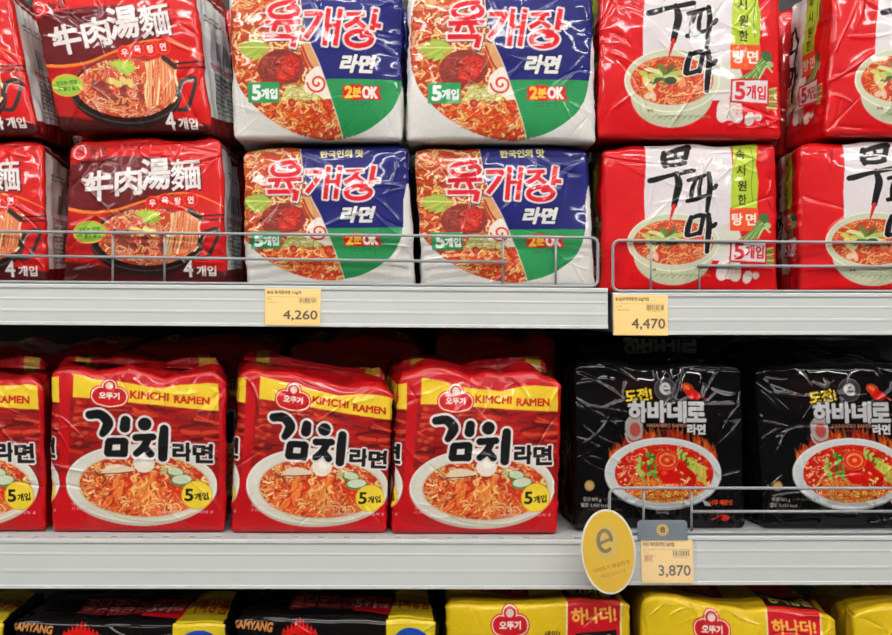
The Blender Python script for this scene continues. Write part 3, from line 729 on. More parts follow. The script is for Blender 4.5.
    pos[..., 0] += bx*dT; pos[..., 1] += D-disp; pos[..., 2] += zw+zt+bz*dT*v
    zb = min(BL[2], BR[2]); pos[..., 2] = np.maximum(pos[..., 2], zb+.0004)
    # colours
    x0, y0, x1, y1 = box
    frontish = (D <= rc*1.02) | (sh > 0)
    cu = (u if flare == 0 else u)*(x1-x0)+x0; cvv = y1+(y0-y1)*v
    C = art.sample(cu.ravel(), cvv.ravel()).reshape(Rn, Mn, 3)
    dd = np.clip((D-rc)/(T-2*rc), 0, 1)
    sc = S(*side_col)
    for msk, sd in (((X > 0) & ~frontish, side_r), ((X <= 0) & ~frontish, side_l)):
        if sd is None: C[msk] = sc*1.0
        else:
            ca_, sb, fl = sd
            fu = dd[msk] if not fl else 1-dd[msk]
            C[msk] = ca_.sample(sb[0]+(sb[2]-sb[0])*fu, sb[3]+(sb[1]-sb[3])*v[msk])
    backm = (D > T-rc) & (sh == 0); C[backm] = sc
    tm = (v > .5) & ((sh > 0) | (z > h-rz*.35))
    if top is not None: C[tm] = top.sample(top.x0+(top.x1-top.x0)*u[tm], top.y1+(top.y0-top.y1)*np.clip(D[tm]/T*1.05-.02, 0, 1))
    elif top_col is not None: C[tm] = S(*top_col)
    C[(v < .02) & (sh > 0)] = sc
    col = lin(C)
    origin = (BL+BR)/2+np.array([bx/2, T/2, 0]); origin[2] = zb
    co = (pos-origin).reshape(-1, 3)
    idx = np.arange(Rn*Mn).reshape(Rn, Mn)
    a = idx[:-1, :]; b = np.roll(idx, -1, 1)[:-1, :]; c_ = np.roll(idx, -1, 1)[1:, :]; d_ = idx[1:, :]
    faces = np.stack([a, b, c_, d_], -1).reshape(-1, 4)
    me = mesh_np(name, co, faces, col.reshape(-1, 3))
    o = link(name, me, m or M['film'], None, origin.tolist())
    tag(o, label, cat, group)
    PK_TOP[label] = float(pos[..., 2].max())
    if fin:
        f0, f1, fh, fy, gold = fin
        n, k_ = 90, 12
        uu, vv = np.meshgrid(np.linspace(f0, f1, n), np.linspace(0, 1, k_))
        fx = (TL[0]+(TR[0]-TL[0])*uu)+bx*fy; base = TL[2]+(TR[2]-TL[2])*uu+bz*fy-.0015
        wv = vnoise1(uu, seed+21, 9)*.014+vnoise1(uu, seed+22, 26)*.005
        hh_ = fh*(.75+vnoise1(uu, seed+23, 5)*.9)*np.clip(np.minimum(uu-f0, f1-uu)/.05+.35, 0, 1)
        fz = base+vv*hh_; fyy = Y+tilt+T*fy+wv*(vv+.3)+vv*.006+np.sin(vv*9)*.0006
        pf = np.stack([fx, fyy, fz], -1); pbk = pf+np.array([0, .0007, 0])
        idf = np.arange(n*k_).reshape(k_, n)
        q = np.stack([idf[:-1, :-1], idf[:-1, 1:], idf[1:, 1:], idf[1:, :-1]], -1).reshape(-1, 4)
        rim = np.concatenate([idf[0, :], idf[1:, -1], idf[-1, -2::-1], idf[-2:0:-1, 0]]); rn = np.roll(rim, -1)
        fcs = np.concatenate([q, q[:, ::-1]+n*k_, np.stack([rn, rim, rim+n*k_, rn+n*k_], -1)])
        cf = np.empty((k_, n, 3)); cf[:] = S(*(top_col or side_col))
        if gold: cf[(np.abs(uu-.16) < .045) | (np.abs(uu-.88) < .045)] = S(196, 150, 50)
        cf = lin(cf).reshape(-1, 3); cf = np.concatenate([cf, cf])
        cof = np.concatenate([pf.reshape(-1, 3), pbk.reshape(-1, 3)])-origin
        fo = link('film_seal', mesh_np('film_seal', cof, fcs, cf), m or M['film'], o); fo['label'] = 'crumpled end seal of the outer film'
    return o
# ------------------------------------------------------------------ sheet-metal shelves
ZU = P(300, 284.5, 0)[2]
YL = -.02                                                     # the lower shelf reaches a little further out
def shelf(label, xa, xb, pxl, pxr, Y0, rail_h, tilt, depth, holes=False, top_face=.0035):
    """pxl/pxr: (px, py) of the top front edge at its two ends"""
    A = P(pxl[0], pxl[1], Y0); B = P(pxr[0], pxr[1], Y0)
    rot = -math.atan2(B[2]-A[2], B[0]-A[0]); L = math.hypot(B[0]-A[0], B[2]-A[2])
    t = empty('gondola_shelf', A.tolist(), (0, rot, 0))
    tag(t, label, 'shelf', 'gondola shelves')
    # price rail: moulded profile, y outwards negative
    h = rail_h; s = math.sin(tilt); c = math.cos(tilt)
    def q(d, o): return (-(d*s)-o*c-.001, -d*c+o*s*.0)        # d down the face, o outwards
    f = []
    for d, o in ((0, -.0015), (0, .0006), (.0012, .0016), (.0042, .0016), (.0050, .0004), (.0062, 0), (.0150, -.0001), (.0160, .0002), (.0172, .0002), (.0182, -.0001),
                 (h*.60, 0), (h*.63, .0003), (h*.66, .0003), (h*.69, 0), (h-.0042, -.0004), (h-.0034, .0010), (h-.0006, .0012), (h, .0004), (h, -.0022)):
        f.append(q(d, o))
    prof = f + [(q(h, -.0022)[0]+.004, q(h, 0)[1]+.001), (.004, -.006), (.004, 0)]
    link('price_rail', extrude_profile('price_rail', prof, 0, L), M['rail'], t)
    # board with a turned-down lip; perforated strip near the front edge
    bm = bmesh.new()
    th = .0012
    if holes:
        ys = [.0, .0064, .0122, .034, .036, .0595, .0615, depth]
        pitch = .0285; hw_ = .0035
        n = int(L/pitch)
        xs = [0.0]
        for k in range(n):
            xc = .012+k*pitch
            xs += [xc-hw_, xc+hw_]
        xs.append(L)
        V = {}
        def gv(i, j):
            if (i, j) not in V: V[(i, j)] = bm.verts.new((xs[i], ys[j], 0))
            return V[(i, j)]
        for i in range(len(xs)-1):
            for j in range(len(ys)-1):
                if i % 2 == 1 and j in (1, 3, 5) and i < len(xs)-2: continue
                bm.faces.new((gv(i, j), gv(i+1, j), gv(i+1, j+1), gv(i, j+1)))
        r = bmesh.ops.extrude_face_region(bm, geom=bm.faces[:])
        for v in [g for g in r['geom'] if isinstance(g, bmesh.types.BMVert)]: v.co.z -= th
    else:
        bm_box(bm, 0, 0, -th, L, depth, 0)
    bm_box(bm, 0, .0045, -.030, L, .0057, -th*1.02)
    bm_box(bm, 0, .0057, -.030, L, .018, -.0288)
    bm_box(bm, 0, depth-.02, -.035, L, depth, -th*1.02)
    link('shelf_board', bm_mesh('shelf_board', bm), M['steel'], t)
    for x in (.004, L-.008):
        bm = bmesh.new(); bm_box(bm, x, .02, -.045, x+.003, depth+.004, -.0013)
        link('bracket', bm_mesh('bracket', bm), M['steel'], t)
    return t, A, B
SD = .42
XL0 = -190; XR1 = 1090
sh_ul = shelf('white upper left shelf whose rail carries the 4,260 price tag', 0, 0, (XL0, 281.9), (607.5, 288.2), 0.0, .0462, .10, SD)
sh_ur = shelf('white upper right shelf whose rail carries the 4,470 price tag', 0, 0, (612.5, 292.6), (XR1, 293.3), 0.004, .0480, .08, SD)
sh_ll = shelf('white lower left shelf with a perforated front strip under the kimchi ramen', 0, 0, (XL0, 537.7), (606, 539.5), YL, .0535, .16, SD+.02, holes=True)
sh_lr = shelf('white lower right shelf behind the 3,870 price tag, under the black packs', 0, 0, (608.5, 535.6), (XR1, 535.4), YL+.003, .0535, .14, SD+.017)
def zline(sh, x):
    _, A, B = sh; return A[2]+(B[2]-A[2])*(x-A[0])/(B[0]-A[0])
ZBASE = P(446, 790, YL)[2]
# base, uprights, back panel, floor, ceiling
xA = P(XL0, 300, 0)[0]; xB = P(XR1, 300, 0)[0]; xM = P(610, 300, 0)[0]
def struct(name, me, m, loc=(0, 0, 0)):
    o = link(name, me, m, None, loc); o['kind'] = 'structure'; return o
bm = bmesh.new(); bm_box(bm, xA, YL-.045, 0, xB, SD, ZBASE, .002)
o = link('base_cabinet', bm_mesh('base_cabinet', bm), M['steel']); tag(o, 'low white metal base carrying the bottom row of noodle packs', 'shelf base')
for x0, x1, nm in ((xA-.30, xM-.0155, 'dark metal back panel behind the left bay of noodles'), (xM+.0155, xB+.30, 'dark metal back panel behind the right bay of noodles')):
    bm = bmesh.new(); bm_box(bm, x0, SD+.022, 0, x1, SD+.030, 2.0)
    for k in range(12): bm_box(bm, x0, SD+.0205, .2+k*.15, x1, SD+.0222, .203+k*.15)
    o = link('back_panel', bm_mesh('back_panel', bm), M['dark_steel']); tag(o, nm, 'panel', 'back panels')
bm = bmesh.new(); bm_box(bm, xM-.015, SD+.003, 0, xM+.015, SD+.045, 2.0, .001)
for k in range(60): bm_box(bm, xM-.004, SD+.0022, .1+k*.03, xM-.001, SD+.0031, .112+k*.03); bm_box(bm, xM+.001, SD+.0022, .1+k*.03, xM+.004, SD+.0031, .112+k*.03)
o = link('shelf_upright', bm_mesh('shelf_upright', bm), M['dark_steel']); tag(o, 'slotted metal upright where the left and right shelves meet', 'upright')
bm = bmesh.new(); bm_box(bm, -2.5, -3.2, -.02, 3.5, 1.0, 0); struct('floor', bm_mesh('floor', bm), M['floor'])
bm = bmesh.new(); bm_box(bm, -2.5, -3.2, 2.8, 3.5, 1.0, 2.82); struct('ceiling', bm_mesh('ceiling', bm), M['ceiling'])

# ------------------------------------------------------------------ wire guards
def guard(label, sh, pa, pb, Y, ups, mid, r=.0017, hgt=None, rad=.008, openl=False):
    """pa: top-left corner px, pb: top-right corner px; ups: px x of uprights; mid: (px0, px1, py0, py1)"""
    Y = Y
    A = P(pa[0], pa[1], Y); B = P(pb[0], pb[1], Y)
    zb = lambda x: zline(sh, x)+r+.0003
    o0 = np.array([A[0], Y, zb(A[0])])
    t = empty('wire_guard', o0.tolist()); tag(t, label, 'shelf guard', 'wire shelf guards')
    pts = []
    def cor(cx, cz, a0):
        for k in range(7):
            a = a0+math.pi/2*k/6; pts.append((cx+rad*math.cos(a)-o0[0], 0, cz+rad*math.sin(a)-o0[2]))
    cor(B[0]-rad, B[2]-rad, 0); cor(A[0]+rad, A[2]-rad, math.pi/2)
    cor(A[0]+rad, zb(A[0])+rad, math.pi); cor(B[0]-rad, zb(B[0])+rad, 1.5*math.pi)
    link('frame', tube('frame', pts, r, True), M['wire'], t)
    zt = lambda x: A[2]+(B[2]-A[2])*(x-A[0])/(B[0]-A[0])
    for ux in ups:
        x = P(ux, 260, Y)[0]
        link('upright_wire', tube('upright_wire', [(x-o0[0], r*1.6, zb(x)-o0[2]), (x-o0[0], r*1.6, zt(x)-o0[2])], r*.8), M['wire'], t)
    m0 = P(mid[0], mid[2], Y); m1 = P(mid[1], mid[3], Y)
    link('middle_wire', tube('middle_wire', [(m0[0]-o0[0], -r*.4, m0[2]-o0[2]), (m1[0]-o0[0], -r*.4, m1[2]-o0[2])], r), M['wire'], t)
    return t
guard('long wire guard on the upper left shelf in front of the blue and white packs', sh_ul, (-50, 230.8), (598, 237.6), .005, (112, 164, 503, 556), (-48, 509, 255, 262.2))
guard('wire guard on the upper right shelf in front of the radish soup packs', sh_ur, (613, 240.3), (950, 243.2), .009, (651.5, 700), (697, 948, 265.6, 267))
guard('wire guard on the lower right shelf in front of the black packs', sh_lr, (609.5, 488), (950, 488.3), YL+.008, (645.5, 693.5), (691, 948, 511.5, 511.2))

# ------------------------------------------------------------------ price tags
def flat_print(name, art, Wd, Hd, m, parent=None, th=.0005, res=.0004, shape='rect', bend=0.0):
    """a thin printed card; local x right, z up from its bottom edge, front towards -y"""
    nx = max(4, int(Wd/res)); nz = max(4, int(Hd/res))
    if shape == 'rect':
        gx, gz = np.meshgrid(np.linspace(-.5, .5, nx+1), np.linspace(0, 1, nz+1)); n0, n1 = nz+1, nx+1
    else:                                                   # disc: polar grid squeezed from a square
        n = max(nx, nz); a, b = np.meshgrid(np.linspace(-1, 1, n+1), np.linspace(-1, 1, n+1))
        gx = a*np.sqrt(1-b*b/2)*.5; gz = b*np.sqrt(1-a*a/2)*.5+.5; n0 = n1 = n+1
    X = gx*Wd; Z = gz*Hd
    Yc = bend*(gz-.5)**2
    C = lin(art.sample((art.x0+(art.x1-art.x0)*(gx+.5)).ravel(), (art.y1+(art.y0-art.y1)*gz).ravel()))
    Fr = np.stack([X, Yc, Z], -1).reshape(-1, 3); Bk = Fr+np.array([0, th, 0])
    idx = np.arange(n0*n1).reshape(n0, n1); q = np.stack([idx[:-1, :-1], idx[:-1, 1:], idx[1:, 1:], idx[1:, :-1]], -1).reshape(-1, 4)
    off = n0*n1
    rim = np.concatenate([idx[0, :], idx[1:, -1], idx[-1, -2::-1], idx[-2:0:-1, 0]])
    rn = np.roll(rim, -1); side = np.stack([rn, rim, rim+off, rn+off], -1)
    faces = np.concatenate([q, q[:, ::-1]+off, side])
    cc = np.concatenate([C, np.tile(C[:1], (len(C), 1))])
    return mesh_np(name, np.concatenate([Fr, Bk]), faces, cc, smooth=False)
def art_tag(price, name, seed, promo=False):
    c = Canvas(0, 0, 54, 39, 5, (250, 212, 138))
    c.text(name, 18.5, 4.2, 4.1, (96, 74, 44), .12, w=33); c.rect(1.5, 8.4, 52, 8.8, (190, 150, 90))
    c.micro(2.5, 10, 9, 12.5, (170, 130, 80), seed, 1, .7); c.micro(2.5, 13.5, 17, 16, (170, 130, 80), seed+1, 1, .6)
    c.barcode(33, 9.6, 50, 14.6, (90, 70, 50), seed); c.micro(34, 15, 49, 16.6, (150, 120, 80), seed+2, 1, .7)
    if promo: c.rect(3, 13, 12, 20, (226, 180, 110)); c.text('행사', 7.5, 16.5, 4, (200, 130, 70), .1, w=8)
    c.text(price, 34.5, 28.3, 10.8, (84, 76, 66), .22, w=33)
    return c
def price_tag(label, art, x0, y0, x1, y1, Y, tilt, roll=0.0):
    b = P((x0+x1)/2, y1, Y); Wd = (x1-x0)/F_PX*(Y-CAM[1]); Hd = (y1-y0)/F_PX*(Y-CAM[1])/math.cos(tilt)
    t = empty('price_tag', b.tolist(), (-tilt, roll, 0)); tag(t, label, 'price tag', 'shelf price tags')
    link('paper_label', flat_print('paper_label', art, Wd, Hd, M['paper']), M['paper'], t)
    return t, Wd, Hd
price_tag('orange paper price tag reading 4,260 on the upper left rail', art_tag('4,260', '농심 육개장라면 116g*5', 3), 264.5, 288.8, 320, 325.6, -.0075, .10, math.radians(.35))
price_tag('orange paper price tag reading 4,470 on the upper right rail', art_tag('4,470', '농심)무파마탕면122g*5입', 5), 613.5, 294.8, 668.5, 335.4, -.0029, .08, math.radians(.1))
t, Wd, Hd = price_tag('orange 3,870 price tag under a grey header on the lower right rail', art_tag('3,870', '이마트 하바네로라면(115g*5입)', 7, True), 641.5, 541, 694, 583.2, YL-.0075, .14, 0)
# grey header clipped over it and a clear sleeve
ch = Canvas(0, 0, 50, 19, 6, (112, 120, 126)); ch.ell(25, 9.5, 6, 5.6, (224, 182, 80)); ch.ell(25, 9.5, 5, 4.6, (112, 120, 126)); ch.ell(25, 9.5, 4.4, 4, (224, 182, 80)); ch.text('e', 25, 9.3, 5, (90, 88, 80), .5, w=4.6)
HW, HH = .0555, .0215
me = flat_print('holder_header', ch, HW, HH, None, th=.0012)
co = np.zeros(len(me.vertices)*3, np.float32); me.vertices.foreach_get('co', co); co = co.reshape(-1, 3)
rad = .0045                                              # round the two upper corners
for sx in (-1, 1):
    cx = sx*(HW/2-rad); cz = HH-rad
    dx = co[:, 0]-cx; dz = co[:, 2]-cz
    msk = (dx*sx > 0) & (dz > 0); ax = np.abs(dx[msk])+1e-9; az = np.abs(dz[msk])+1e-9
    f = np.maximum(ax, az)/np.hypot(ax, az)
    co[msk, 0] = cx+sx*ax*f; co[msk, 2] = cz+az*f
me.vertices.foreach_set('co', co.ravel())
hd = link('holder_header', me, M['card'], t, (-.0045, -.0012, Hd+.0002)); hd['label'] = 'grey plastic header with a round letter e badge'
bm = bmesh.new(); bm_box(bm, -Wd/2-.001, -.0020, 0, Wd/2+.004, -.0016, Hd+.001)
link('clear_sleeve', bm_mesh('clear_sleeve', bm), M['clear'], t)
# oval promotional card
ca = Canvas(0, 0, 56, 86, 5, (240, 234, 222))
ca.ell(28, 43, 26.2, 41, (236, 192, 72)); ca.ell(28, 34, 12, 18, (224, 192, 110), soft=3, a=.8)
ca.line(spiral(26, 31, 6.6, 7.2, .1, -5.2, 20, sy=1.5), [1.9]*21, (140, 124, 98), smooth=False); ca.line([(20, 32.5), (32.5, 30.5)], 1.6, (140, 124, 98), smooth=False)
ca.text('이마트가 확실하게', 28, 58, 4.6, (206, 150, 70), .2, w=38); ca.text('책임집니다', 29, 65.5, 4, (206, 156, 84), .1, w=26)
b = P(615.5, 593.8, YL-.034); Hc = 85.5/F_PX*(YL-.034-CAM[1])
t = empty('promotional_card', b.tolist(), (math.radians(-3), math.radians(-9), math.radians(20))); tag(t, 'oval yellow card with white rim and letter e hanging off the lower rail', 'promotional card')
link('printed_oval', flat_print('printed_oval', ca, .0660, Hc, M['card'], th=.0012, shape='disc', res=.00045), M['card'], t)
bm = bmesh.new(); bm_box(bm, -.006, .0013, Hc*.48, .006, .0022, Hc*.58); bm_box(bm, -.004, .0013, Hc*.5, .004, .030, Hc*.51)
link('clear_clip', bm_mesh('clear_clip', bm), M['clear'], t)
# ------------------------------------------------------------------ the goods
AA, AB, AC, AD, AE, AF, AG = art_A(), art_B(), art_C(), art_D(), art_E(), art_F(), art_G()
for i, a_ in enumerate((AA, AB, AC, AD, AE, AF, AG)): a_.grain(.025, i+1)
SA, SB, DT, FT, GT = art_A_side(), art_B_side(), art_D_top(), art_F_top(), art_G_top()
zu = lambda px: zline(sh_ul, P(px, 280, .02)[0])+.0004
zr = lambda px: zline(sh_ur, P(px, 280, .02)[0])+.0004
zl = lambda px: zline(sh_ll, P(px, 530, .02)[0])+.0004
zq = lambda px: zline(sh_lr, P(px, 530, .02)[0])+.0004
YU = .016
bA = (60, 140, 226, 282); bB = (408, -13, 594, 149); bC = (594, -26, 782, 146); bC2 = (594, -24, 782, 136); bD = (393, 372, 564, 536); bE = (576, 368, 748, 532)
sA = (SA, (0, 0, 40, 140), False)
g1, g2, g3, g4, g5, g6, g7 = ('red beef soup noodle packs', 'blue and white noodle packs', 'red radish soup noodle packs', 'kimchi ramen packs', 'black chilli ramen packs', 'black chicken noodle packs', 'yellow noodle packs')
CT = 'noodle pack'; NM = 'noodle_multipack'
# upper shelf, lower layer
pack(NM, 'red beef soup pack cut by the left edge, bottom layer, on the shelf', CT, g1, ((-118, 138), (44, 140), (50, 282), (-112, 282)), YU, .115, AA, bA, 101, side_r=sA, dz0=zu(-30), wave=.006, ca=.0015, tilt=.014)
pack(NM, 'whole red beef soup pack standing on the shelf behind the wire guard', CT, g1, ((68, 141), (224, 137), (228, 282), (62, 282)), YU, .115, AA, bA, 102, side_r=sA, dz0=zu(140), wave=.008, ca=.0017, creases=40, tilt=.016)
pack(NM, 'blue and white pack on the shelf beside the red beef soup pack', CT, g2, ((241, 148), (410, 145), (416.5, 284), (244, 284)), YU, .115, AB, (420, -14, 602, 149), 103, side_l=(SB, (40, 0, 0, 150), False), side_r=(SB, (0, 0, 40, 150), False), dz0=zu(330), side_col=(200, 198, 194), ca=.0013, tilt=.012)
pack(NM, 'blue and white pack on the shelf next to the red radish soup packs', CT, g2, ((412.5, 148), (590, 147), (597, 286), (420.5, 286)), YU, .115, AB, (414, -13, 600, 149), 104, side_l=(SB, (40, 0, 0, 150), False), side_r=(SB, (0, 0, 40, 150), False), dz0=zu(500), side_col=(200, 198, 194), ca=.0013, tilt=.012)
sC = (AC, (784, -28, 696, 150), False)
pack(NM, 'red radish soup pack directly above the 4,470 price tag, standing on the shelf', CT, g3, ((600, 147), (778, 143), (780, 290), (600, 290)), YU, .115, AC, bC2, 105, side_l=sC, dz0=zr(690), wave=.004, ca=.0014, tilt=.012)
pack(NM, 'red radish soup pack cut by the right edge, standing on the shelf', CT, g3, ((797, 143), (978, 141), (984, 291), (797, 291)), YU, .115, AC, bC2, 106, side_l=sC, dz0=zr(890), wave=.004, ca=.0014, tilt=.012, bx=.012)
# upper layer
pack(NM, 'red beef soup pack cut by the left edge, stacked in the top layer', CT, g1, ((-162, -14), (9, -14), (40, 134), (-124, 134)), YU, .11, AA, bA, 111, dz0=PK_TOP['red beef soup pack cut by the left edge, bottom layer, on the shelf'], side_r=sA, wave=.004, ca=.0012, side_col=(120, 18, 18), bx=.006)
pack(NM, 'whole red beef soup pack in the top layer, leaning to the left', CT, g1, ((28, -3), (194, -27), (213, 131), (57, 139)), YU, .11, AA, (66, 138, 230, 282), 112, dz0=PK_TOP['whole red beef soup pack standing on the shelf behind the wire guard'], side_r=sA, wave=.004, ca=.0014, creases=36, side_col=(120, 18, 18), bx=.020)
pack(NM, 'blue and white pack in the top layer next to the beef soup packs', CT, g2, ((227, -14), (404, -14), (404, 141), (232, 143)), YU-.002, .11, AB, (409, -15, 591, 147), 113, dz0=PK_TOP['blue and white pack on the shelf beside the red beef soup pack'], side_l=(SB, (40, 0, 0, 150), False), side_r=(SB, (0, 0, 40, 150), False), side_col=(200, 198, 194), bulge=.012, creases=26, ca=.0008, m=M['film_glossy_blue'])
pack(NM, 'blue and white pack in the top layer next to the radish soup packs', CT, g2, ((407, -14), (594, -14), (598, 142), (405, 144)), YU-.002, .11, AB, (406, -15, 598, 147), 114, dz0=PK_TOP['blue and white pack on the shelf next to the red radish soup packs'], side_l=(SB, (40, 0, 0, 150), False), side_r=(SB, (0, 0, 40, 150), False), side_col=(200, 198, 194), bulge=.012, creases=26, ca=.0008, m=M['film_glossy_blue'])
pack(NM, 'red radish soup pack in the top layer with its full bowl showing', CT, g3, ((598, -26), (781, -26), (783, 142), (595, 144)), YU, .11, AC, bC, 115, dz0=PK_TOP['red radish soup pack directly above the 4,470 price tag, standing on the shelf'], side_l=sC, wave=.004, ca=.0014, creases=40)
pack(NM, 'red radish soup pack in the top layer, cut by the right edge', CT, g3, ((832, -26), (1016, -26), (1010, 139), (822, 142)), YU, .11, AC, bC, 116, dz0=PK_TOP['red radish soup pack cut by the right edge, standing on the shelf'], side_l=sC, wave=.004, ca=.0016, creases=44, bx=-.012)
# middle shelf: kimchi
sD = (AD, (560, 372, 520, 538), False)
kD = dict(fin=(.04, .96, .016, .35, True), bx=-.02, wave=.011, ca=.0013, top=DT, tilt=.012, creases=30, side_col=(170, 12, 18))
pack(NM, 'kimchi ramen pack cut by the left edge of the lower shelf', CT, g4, ((-124, 366), (45, 374), (47.5, 529), (-116, 529)), .012, .12, AD, (393, 374, 564, 535), 121, side_l=sD, dz0=zl(-30), bz=.012, **kD)
pack(NM, 'leftmost whole kimchi ramen pack on the lower shelf', CT, g4, ((49, 364), (228, 376), (227, 530), (50, 530)), .010, .12, AD, (395, 374, 566, 537), 122, side_l=sD, dz0=zl(140), bz=.012, **kD)
pack(NM, 'kimchi ramen pack in the middle, turned and leaning over to the right', CT, g4, ((238, 364), (396, 388), (388, 531), (229, 531)), .007, .12, AD, (395.5, 374, 557.5, 537), 123, side_l=sD, dz0=zl(310), bz=.016, **kD)
pack(NM, 'kimchi ramen pack next to the black packs on the lower shelf', CT, g4, ((397, 373), (564, 376), (560, 532), (390, 534)), .004, .12, AD, (394, 374, 563, 537), 124, side_l=sD, dz0=zl(480), bz=.010, **kD)
# habanero
kE = dict(m=M['film_black'], fin=(.05, .95, .012, .3, False), wave=.006, ca=.0020, creases=60, side_col=(12, 11, 12), top_col=(12, 11, 12), tilt=.012)
pack(NM, 'black chilli ramen pack right of the kimchi packs, behind the oval card', CT, g5, ((572, 363), (744, 366), (747, 531), (572, 532)), .018, .12, AE, (570, 368, 750, 532), 131, dz0=zq(660), bz=.004, **kE)
pack(NM, 'black chilli ramen pack at the right edge of the lower shelf', CT, g5, ((753, 366), (920, 366), (926, 531), (762, 531)), .018, .12, AE, (570, 368, 742, 532), 132, dz0=zq(850), bz=.012, bx=-.015, **kE)
# bottom row, on the base
kF = dict(dz0=ZBASE+.0006, wave=.004, rz=.006, tilt=.010)
pack(NM, 'black chicken noodle pack with yellow band at the lower left', CT, g6, ((12, 619), (230, 621), (230, 786), (12, 786)), -.032, .13, AF, (14, 616, 228, 768), 141, top=FT, side_col=(14, 11, 11), m=M['film_black'], ca=.0013, **kF)
pack(NM, 'black chicken noodle pack beside the yellow packs in the bottom row', CT, g6, ((234, 617), (440, 619), (440, 786), (236, 786)), -.032, .13, AF, (14, 616, 228, 768), 142, top=FT, side_col=(14, 11, 11), m=M['film_black'], ca=.0013, **kF)
pack(NM, 'black chicken noodle pack cut off in the lower left corner', CT, g6, ((-200, 619), (8, 620), (8, 786), (-196, 786)), -.032, .13, AF, (14, 616, 228, 768), 143, top=FT, side_col=(14, 11, 11), m=M['film_black'], **kF)
pack(NM, 'yellow noodle pack beside the black chicken packs, below the oval card', CT, g7, ((445, 602), (632, 600), (632, 786), (447, 786)), -.032, .13, AG, (443, 604, 632, 768), 144, top=GT, side_col=(196, 160, 22), ca=.0018, creases=34, **kF)
kG = dict(kF); kG['wave'] = .009
pack(NM, 'yellow noodle pack below the 3,870 price tag in the bottom row', CT, g7, ((640, 596), (838, 612), (846, 786), (640, 786)), -.032, .13, AG, (436, 600, 640, 768), 145, top=GT, side_col=(196, 160, 22), ca=.0020, creases=40, bx=.004, **kG)
pack(NM, 'yellow noodle pack cut off in the lower right corner', CT, g7, ((852, 606), (1046, 604), (1046, 786), (856, 786)), -.032, .13, AG, (450, 600, 646, 768), 146, top=GT, side_col=(196, 160, 22), ca=.0018, creases=34, **kG)
# second row, further back on the shelves
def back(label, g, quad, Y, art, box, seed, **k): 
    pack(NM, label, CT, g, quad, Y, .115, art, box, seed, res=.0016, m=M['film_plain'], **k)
YB = .155
def pb(x0, x1, yt, yb, lean=0): return ((x0+lean, yt), (x1+lean, yt), (x1, yb), (x0, yb))
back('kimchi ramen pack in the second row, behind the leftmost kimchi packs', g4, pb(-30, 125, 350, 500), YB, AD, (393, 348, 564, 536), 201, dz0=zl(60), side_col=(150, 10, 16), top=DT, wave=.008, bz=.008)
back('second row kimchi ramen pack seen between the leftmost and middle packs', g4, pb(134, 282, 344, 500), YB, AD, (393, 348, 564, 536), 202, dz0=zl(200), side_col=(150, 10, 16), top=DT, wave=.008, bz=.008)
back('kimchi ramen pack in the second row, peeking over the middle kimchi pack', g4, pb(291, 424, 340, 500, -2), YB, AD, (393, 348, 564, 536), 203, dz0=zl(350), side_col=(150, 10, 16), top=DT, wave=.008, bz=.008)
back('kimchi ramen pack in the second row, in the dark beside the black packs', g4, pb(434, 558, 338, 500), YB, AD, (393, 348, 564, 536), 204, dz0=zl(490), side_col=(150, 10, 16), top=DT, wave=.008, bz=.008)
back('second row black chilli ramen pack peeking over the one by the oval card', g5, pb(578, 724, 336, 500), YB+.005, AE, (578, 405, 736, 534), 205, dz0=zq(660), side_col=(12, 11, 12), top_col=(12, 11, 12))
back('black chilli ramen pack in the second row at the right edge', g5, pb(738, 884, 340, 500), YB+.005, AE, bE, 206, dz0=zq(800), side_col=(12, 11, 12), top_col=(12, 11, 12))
names = [('behind the red pack at the left edge', g1, AA, bA, -60, 92), ('behind the whole red beef soup pack', g1, AA, bA, 102, 246), ('behind the left blue and white pack', g2, AB, bB, 256, 412),
         ('behind the right blue and white pack', g2, AB, bB, 422, 590), ('behind the red pack above the 4,470 tag', g3, AC, bC2, 604, 764), ('behind the red pack at the right edge', g3, AC, bC2, 776, 930)]
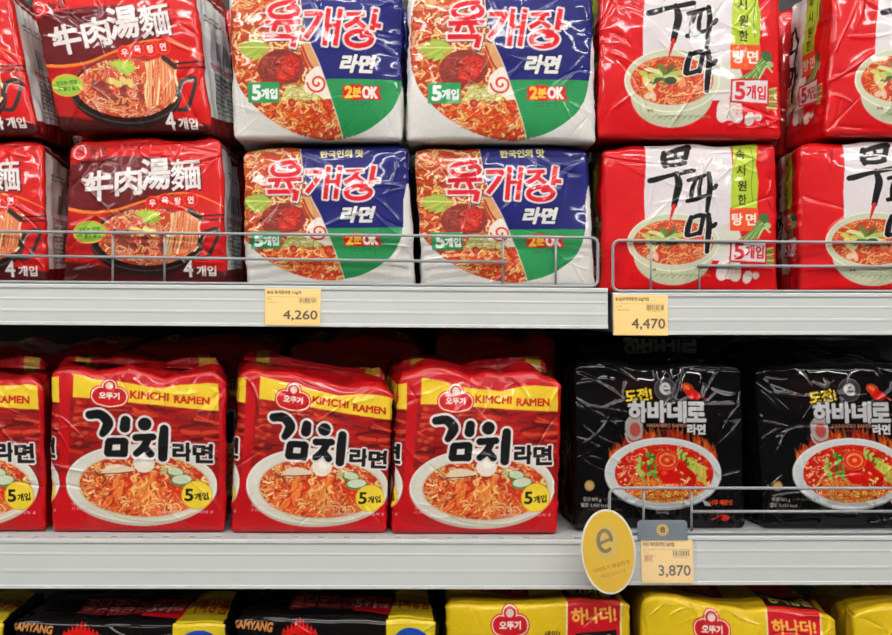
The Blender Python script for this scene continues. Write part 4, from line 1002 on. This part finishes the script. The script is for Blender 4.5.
for i, (w_, g, a_, b_, x0, x1) in enumerate(names):
    kind = {g1: 'red beef soup pack', g2: 'blue and white pack', g3: 'red radish soup pack'}[g]
    zz = (zu if i < 4 else zr)((x0+x1)/2)
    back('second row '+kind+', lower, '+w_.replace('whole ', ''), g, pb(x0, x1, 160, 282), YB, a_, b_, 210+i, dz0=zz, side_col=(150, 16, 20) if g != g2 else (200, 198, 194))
    back('second row '+kind+', upper, '+w_.replace('whole ', ''), g, pb(x0, x1, 8, 152), YB, a_, b_, 220+i, dz0=[v for k_, v in PK_TOP.items() if k_.startswith('second row')][-1], side_col=(150, 16, 20) if g != g2 else (200, 198, 194))

# ------------------------------------------------------------------ light: ceiling tube lamps of the shop
LM = emis('lamp_tube_glow', (1.0, .975, .945), 62)
def lamp(label, x, y, L=1.5):
    t = empty('ceiling_lamp', (x, y, 2.8)); tag(t, label, 'ceiling lamp', 'ceiling tube lamps')
    bm = bmesh.new(); bm_box(bm, -L/2, -.07, -.035, L/2, .07, -.0005, .004); link('housing', bm_mesh('housing', bm), M['lamp_body'], t)
    link('tube', tube('tube', [(-L/2+.03, 0, -.06), (L/2-.03, 0, -.06)], .021, n=16), LM, t)
    for s in (-1, 1):
        bm = bmesh.new(); bm_box(bm, s*(L/2-.02)-.012, -.02, -.085, s*(L/2-.02)+.012, .02, -.0352); link('tube_socket', bm_mesh('tube_socket', bm), M['lamp_body'], t)
for x, wx in ((-1.25, 'left'), (.45, 'middle'), (2.15, 'right')):
    for y, wy in ((-.8, 'nearest the shelves'), (-1.75, 'in the second row'), (-2.7, 'furthest from the shelves')):
        lamp('%s ceiling tube lamp %s' % (wx, wy), x, y)
w = bpy.data.worlds.new('World'); bpy.context.scene.world = w; w.use_nodes = True
w.node_tree.nodes['Background'].inputs[0].default_value = (1, .97, .93, 1); w.node_tree.nodes['Background'].inputs[1].default_value = .04

# ------------------------------------------------------------------ camera
cd = bpy.data.cameras.new('camera'); cam = bpy.data.objects.new('camera', cd); COL.objects.link(cam)
cd.sensor_width = 36; cd.sensor_fit = 'HORIZONTAL'; cd.lens = 36*F_PX/892; cd.clip_start = .02
Mx = Matrix(((_R[0], _U[0], -_F[0], CAM[0]), (_R[1], _U[1], -_F[1], CAM[1]), (_R[2], _U[2], -_F[2], CAM[2]), (0, 0, 0, 1)))
cam.matrix_world = Mx
sc = bpy.context.scene; sc.camera = cam
sc.view_settings.view_transform = 'Standard'; sc.view_settings.look = 'None'; sc.view_settings.gamma = 1; sc.view_settings.use_curve_mapping = False
sc.view_settings.exposure = -0.2
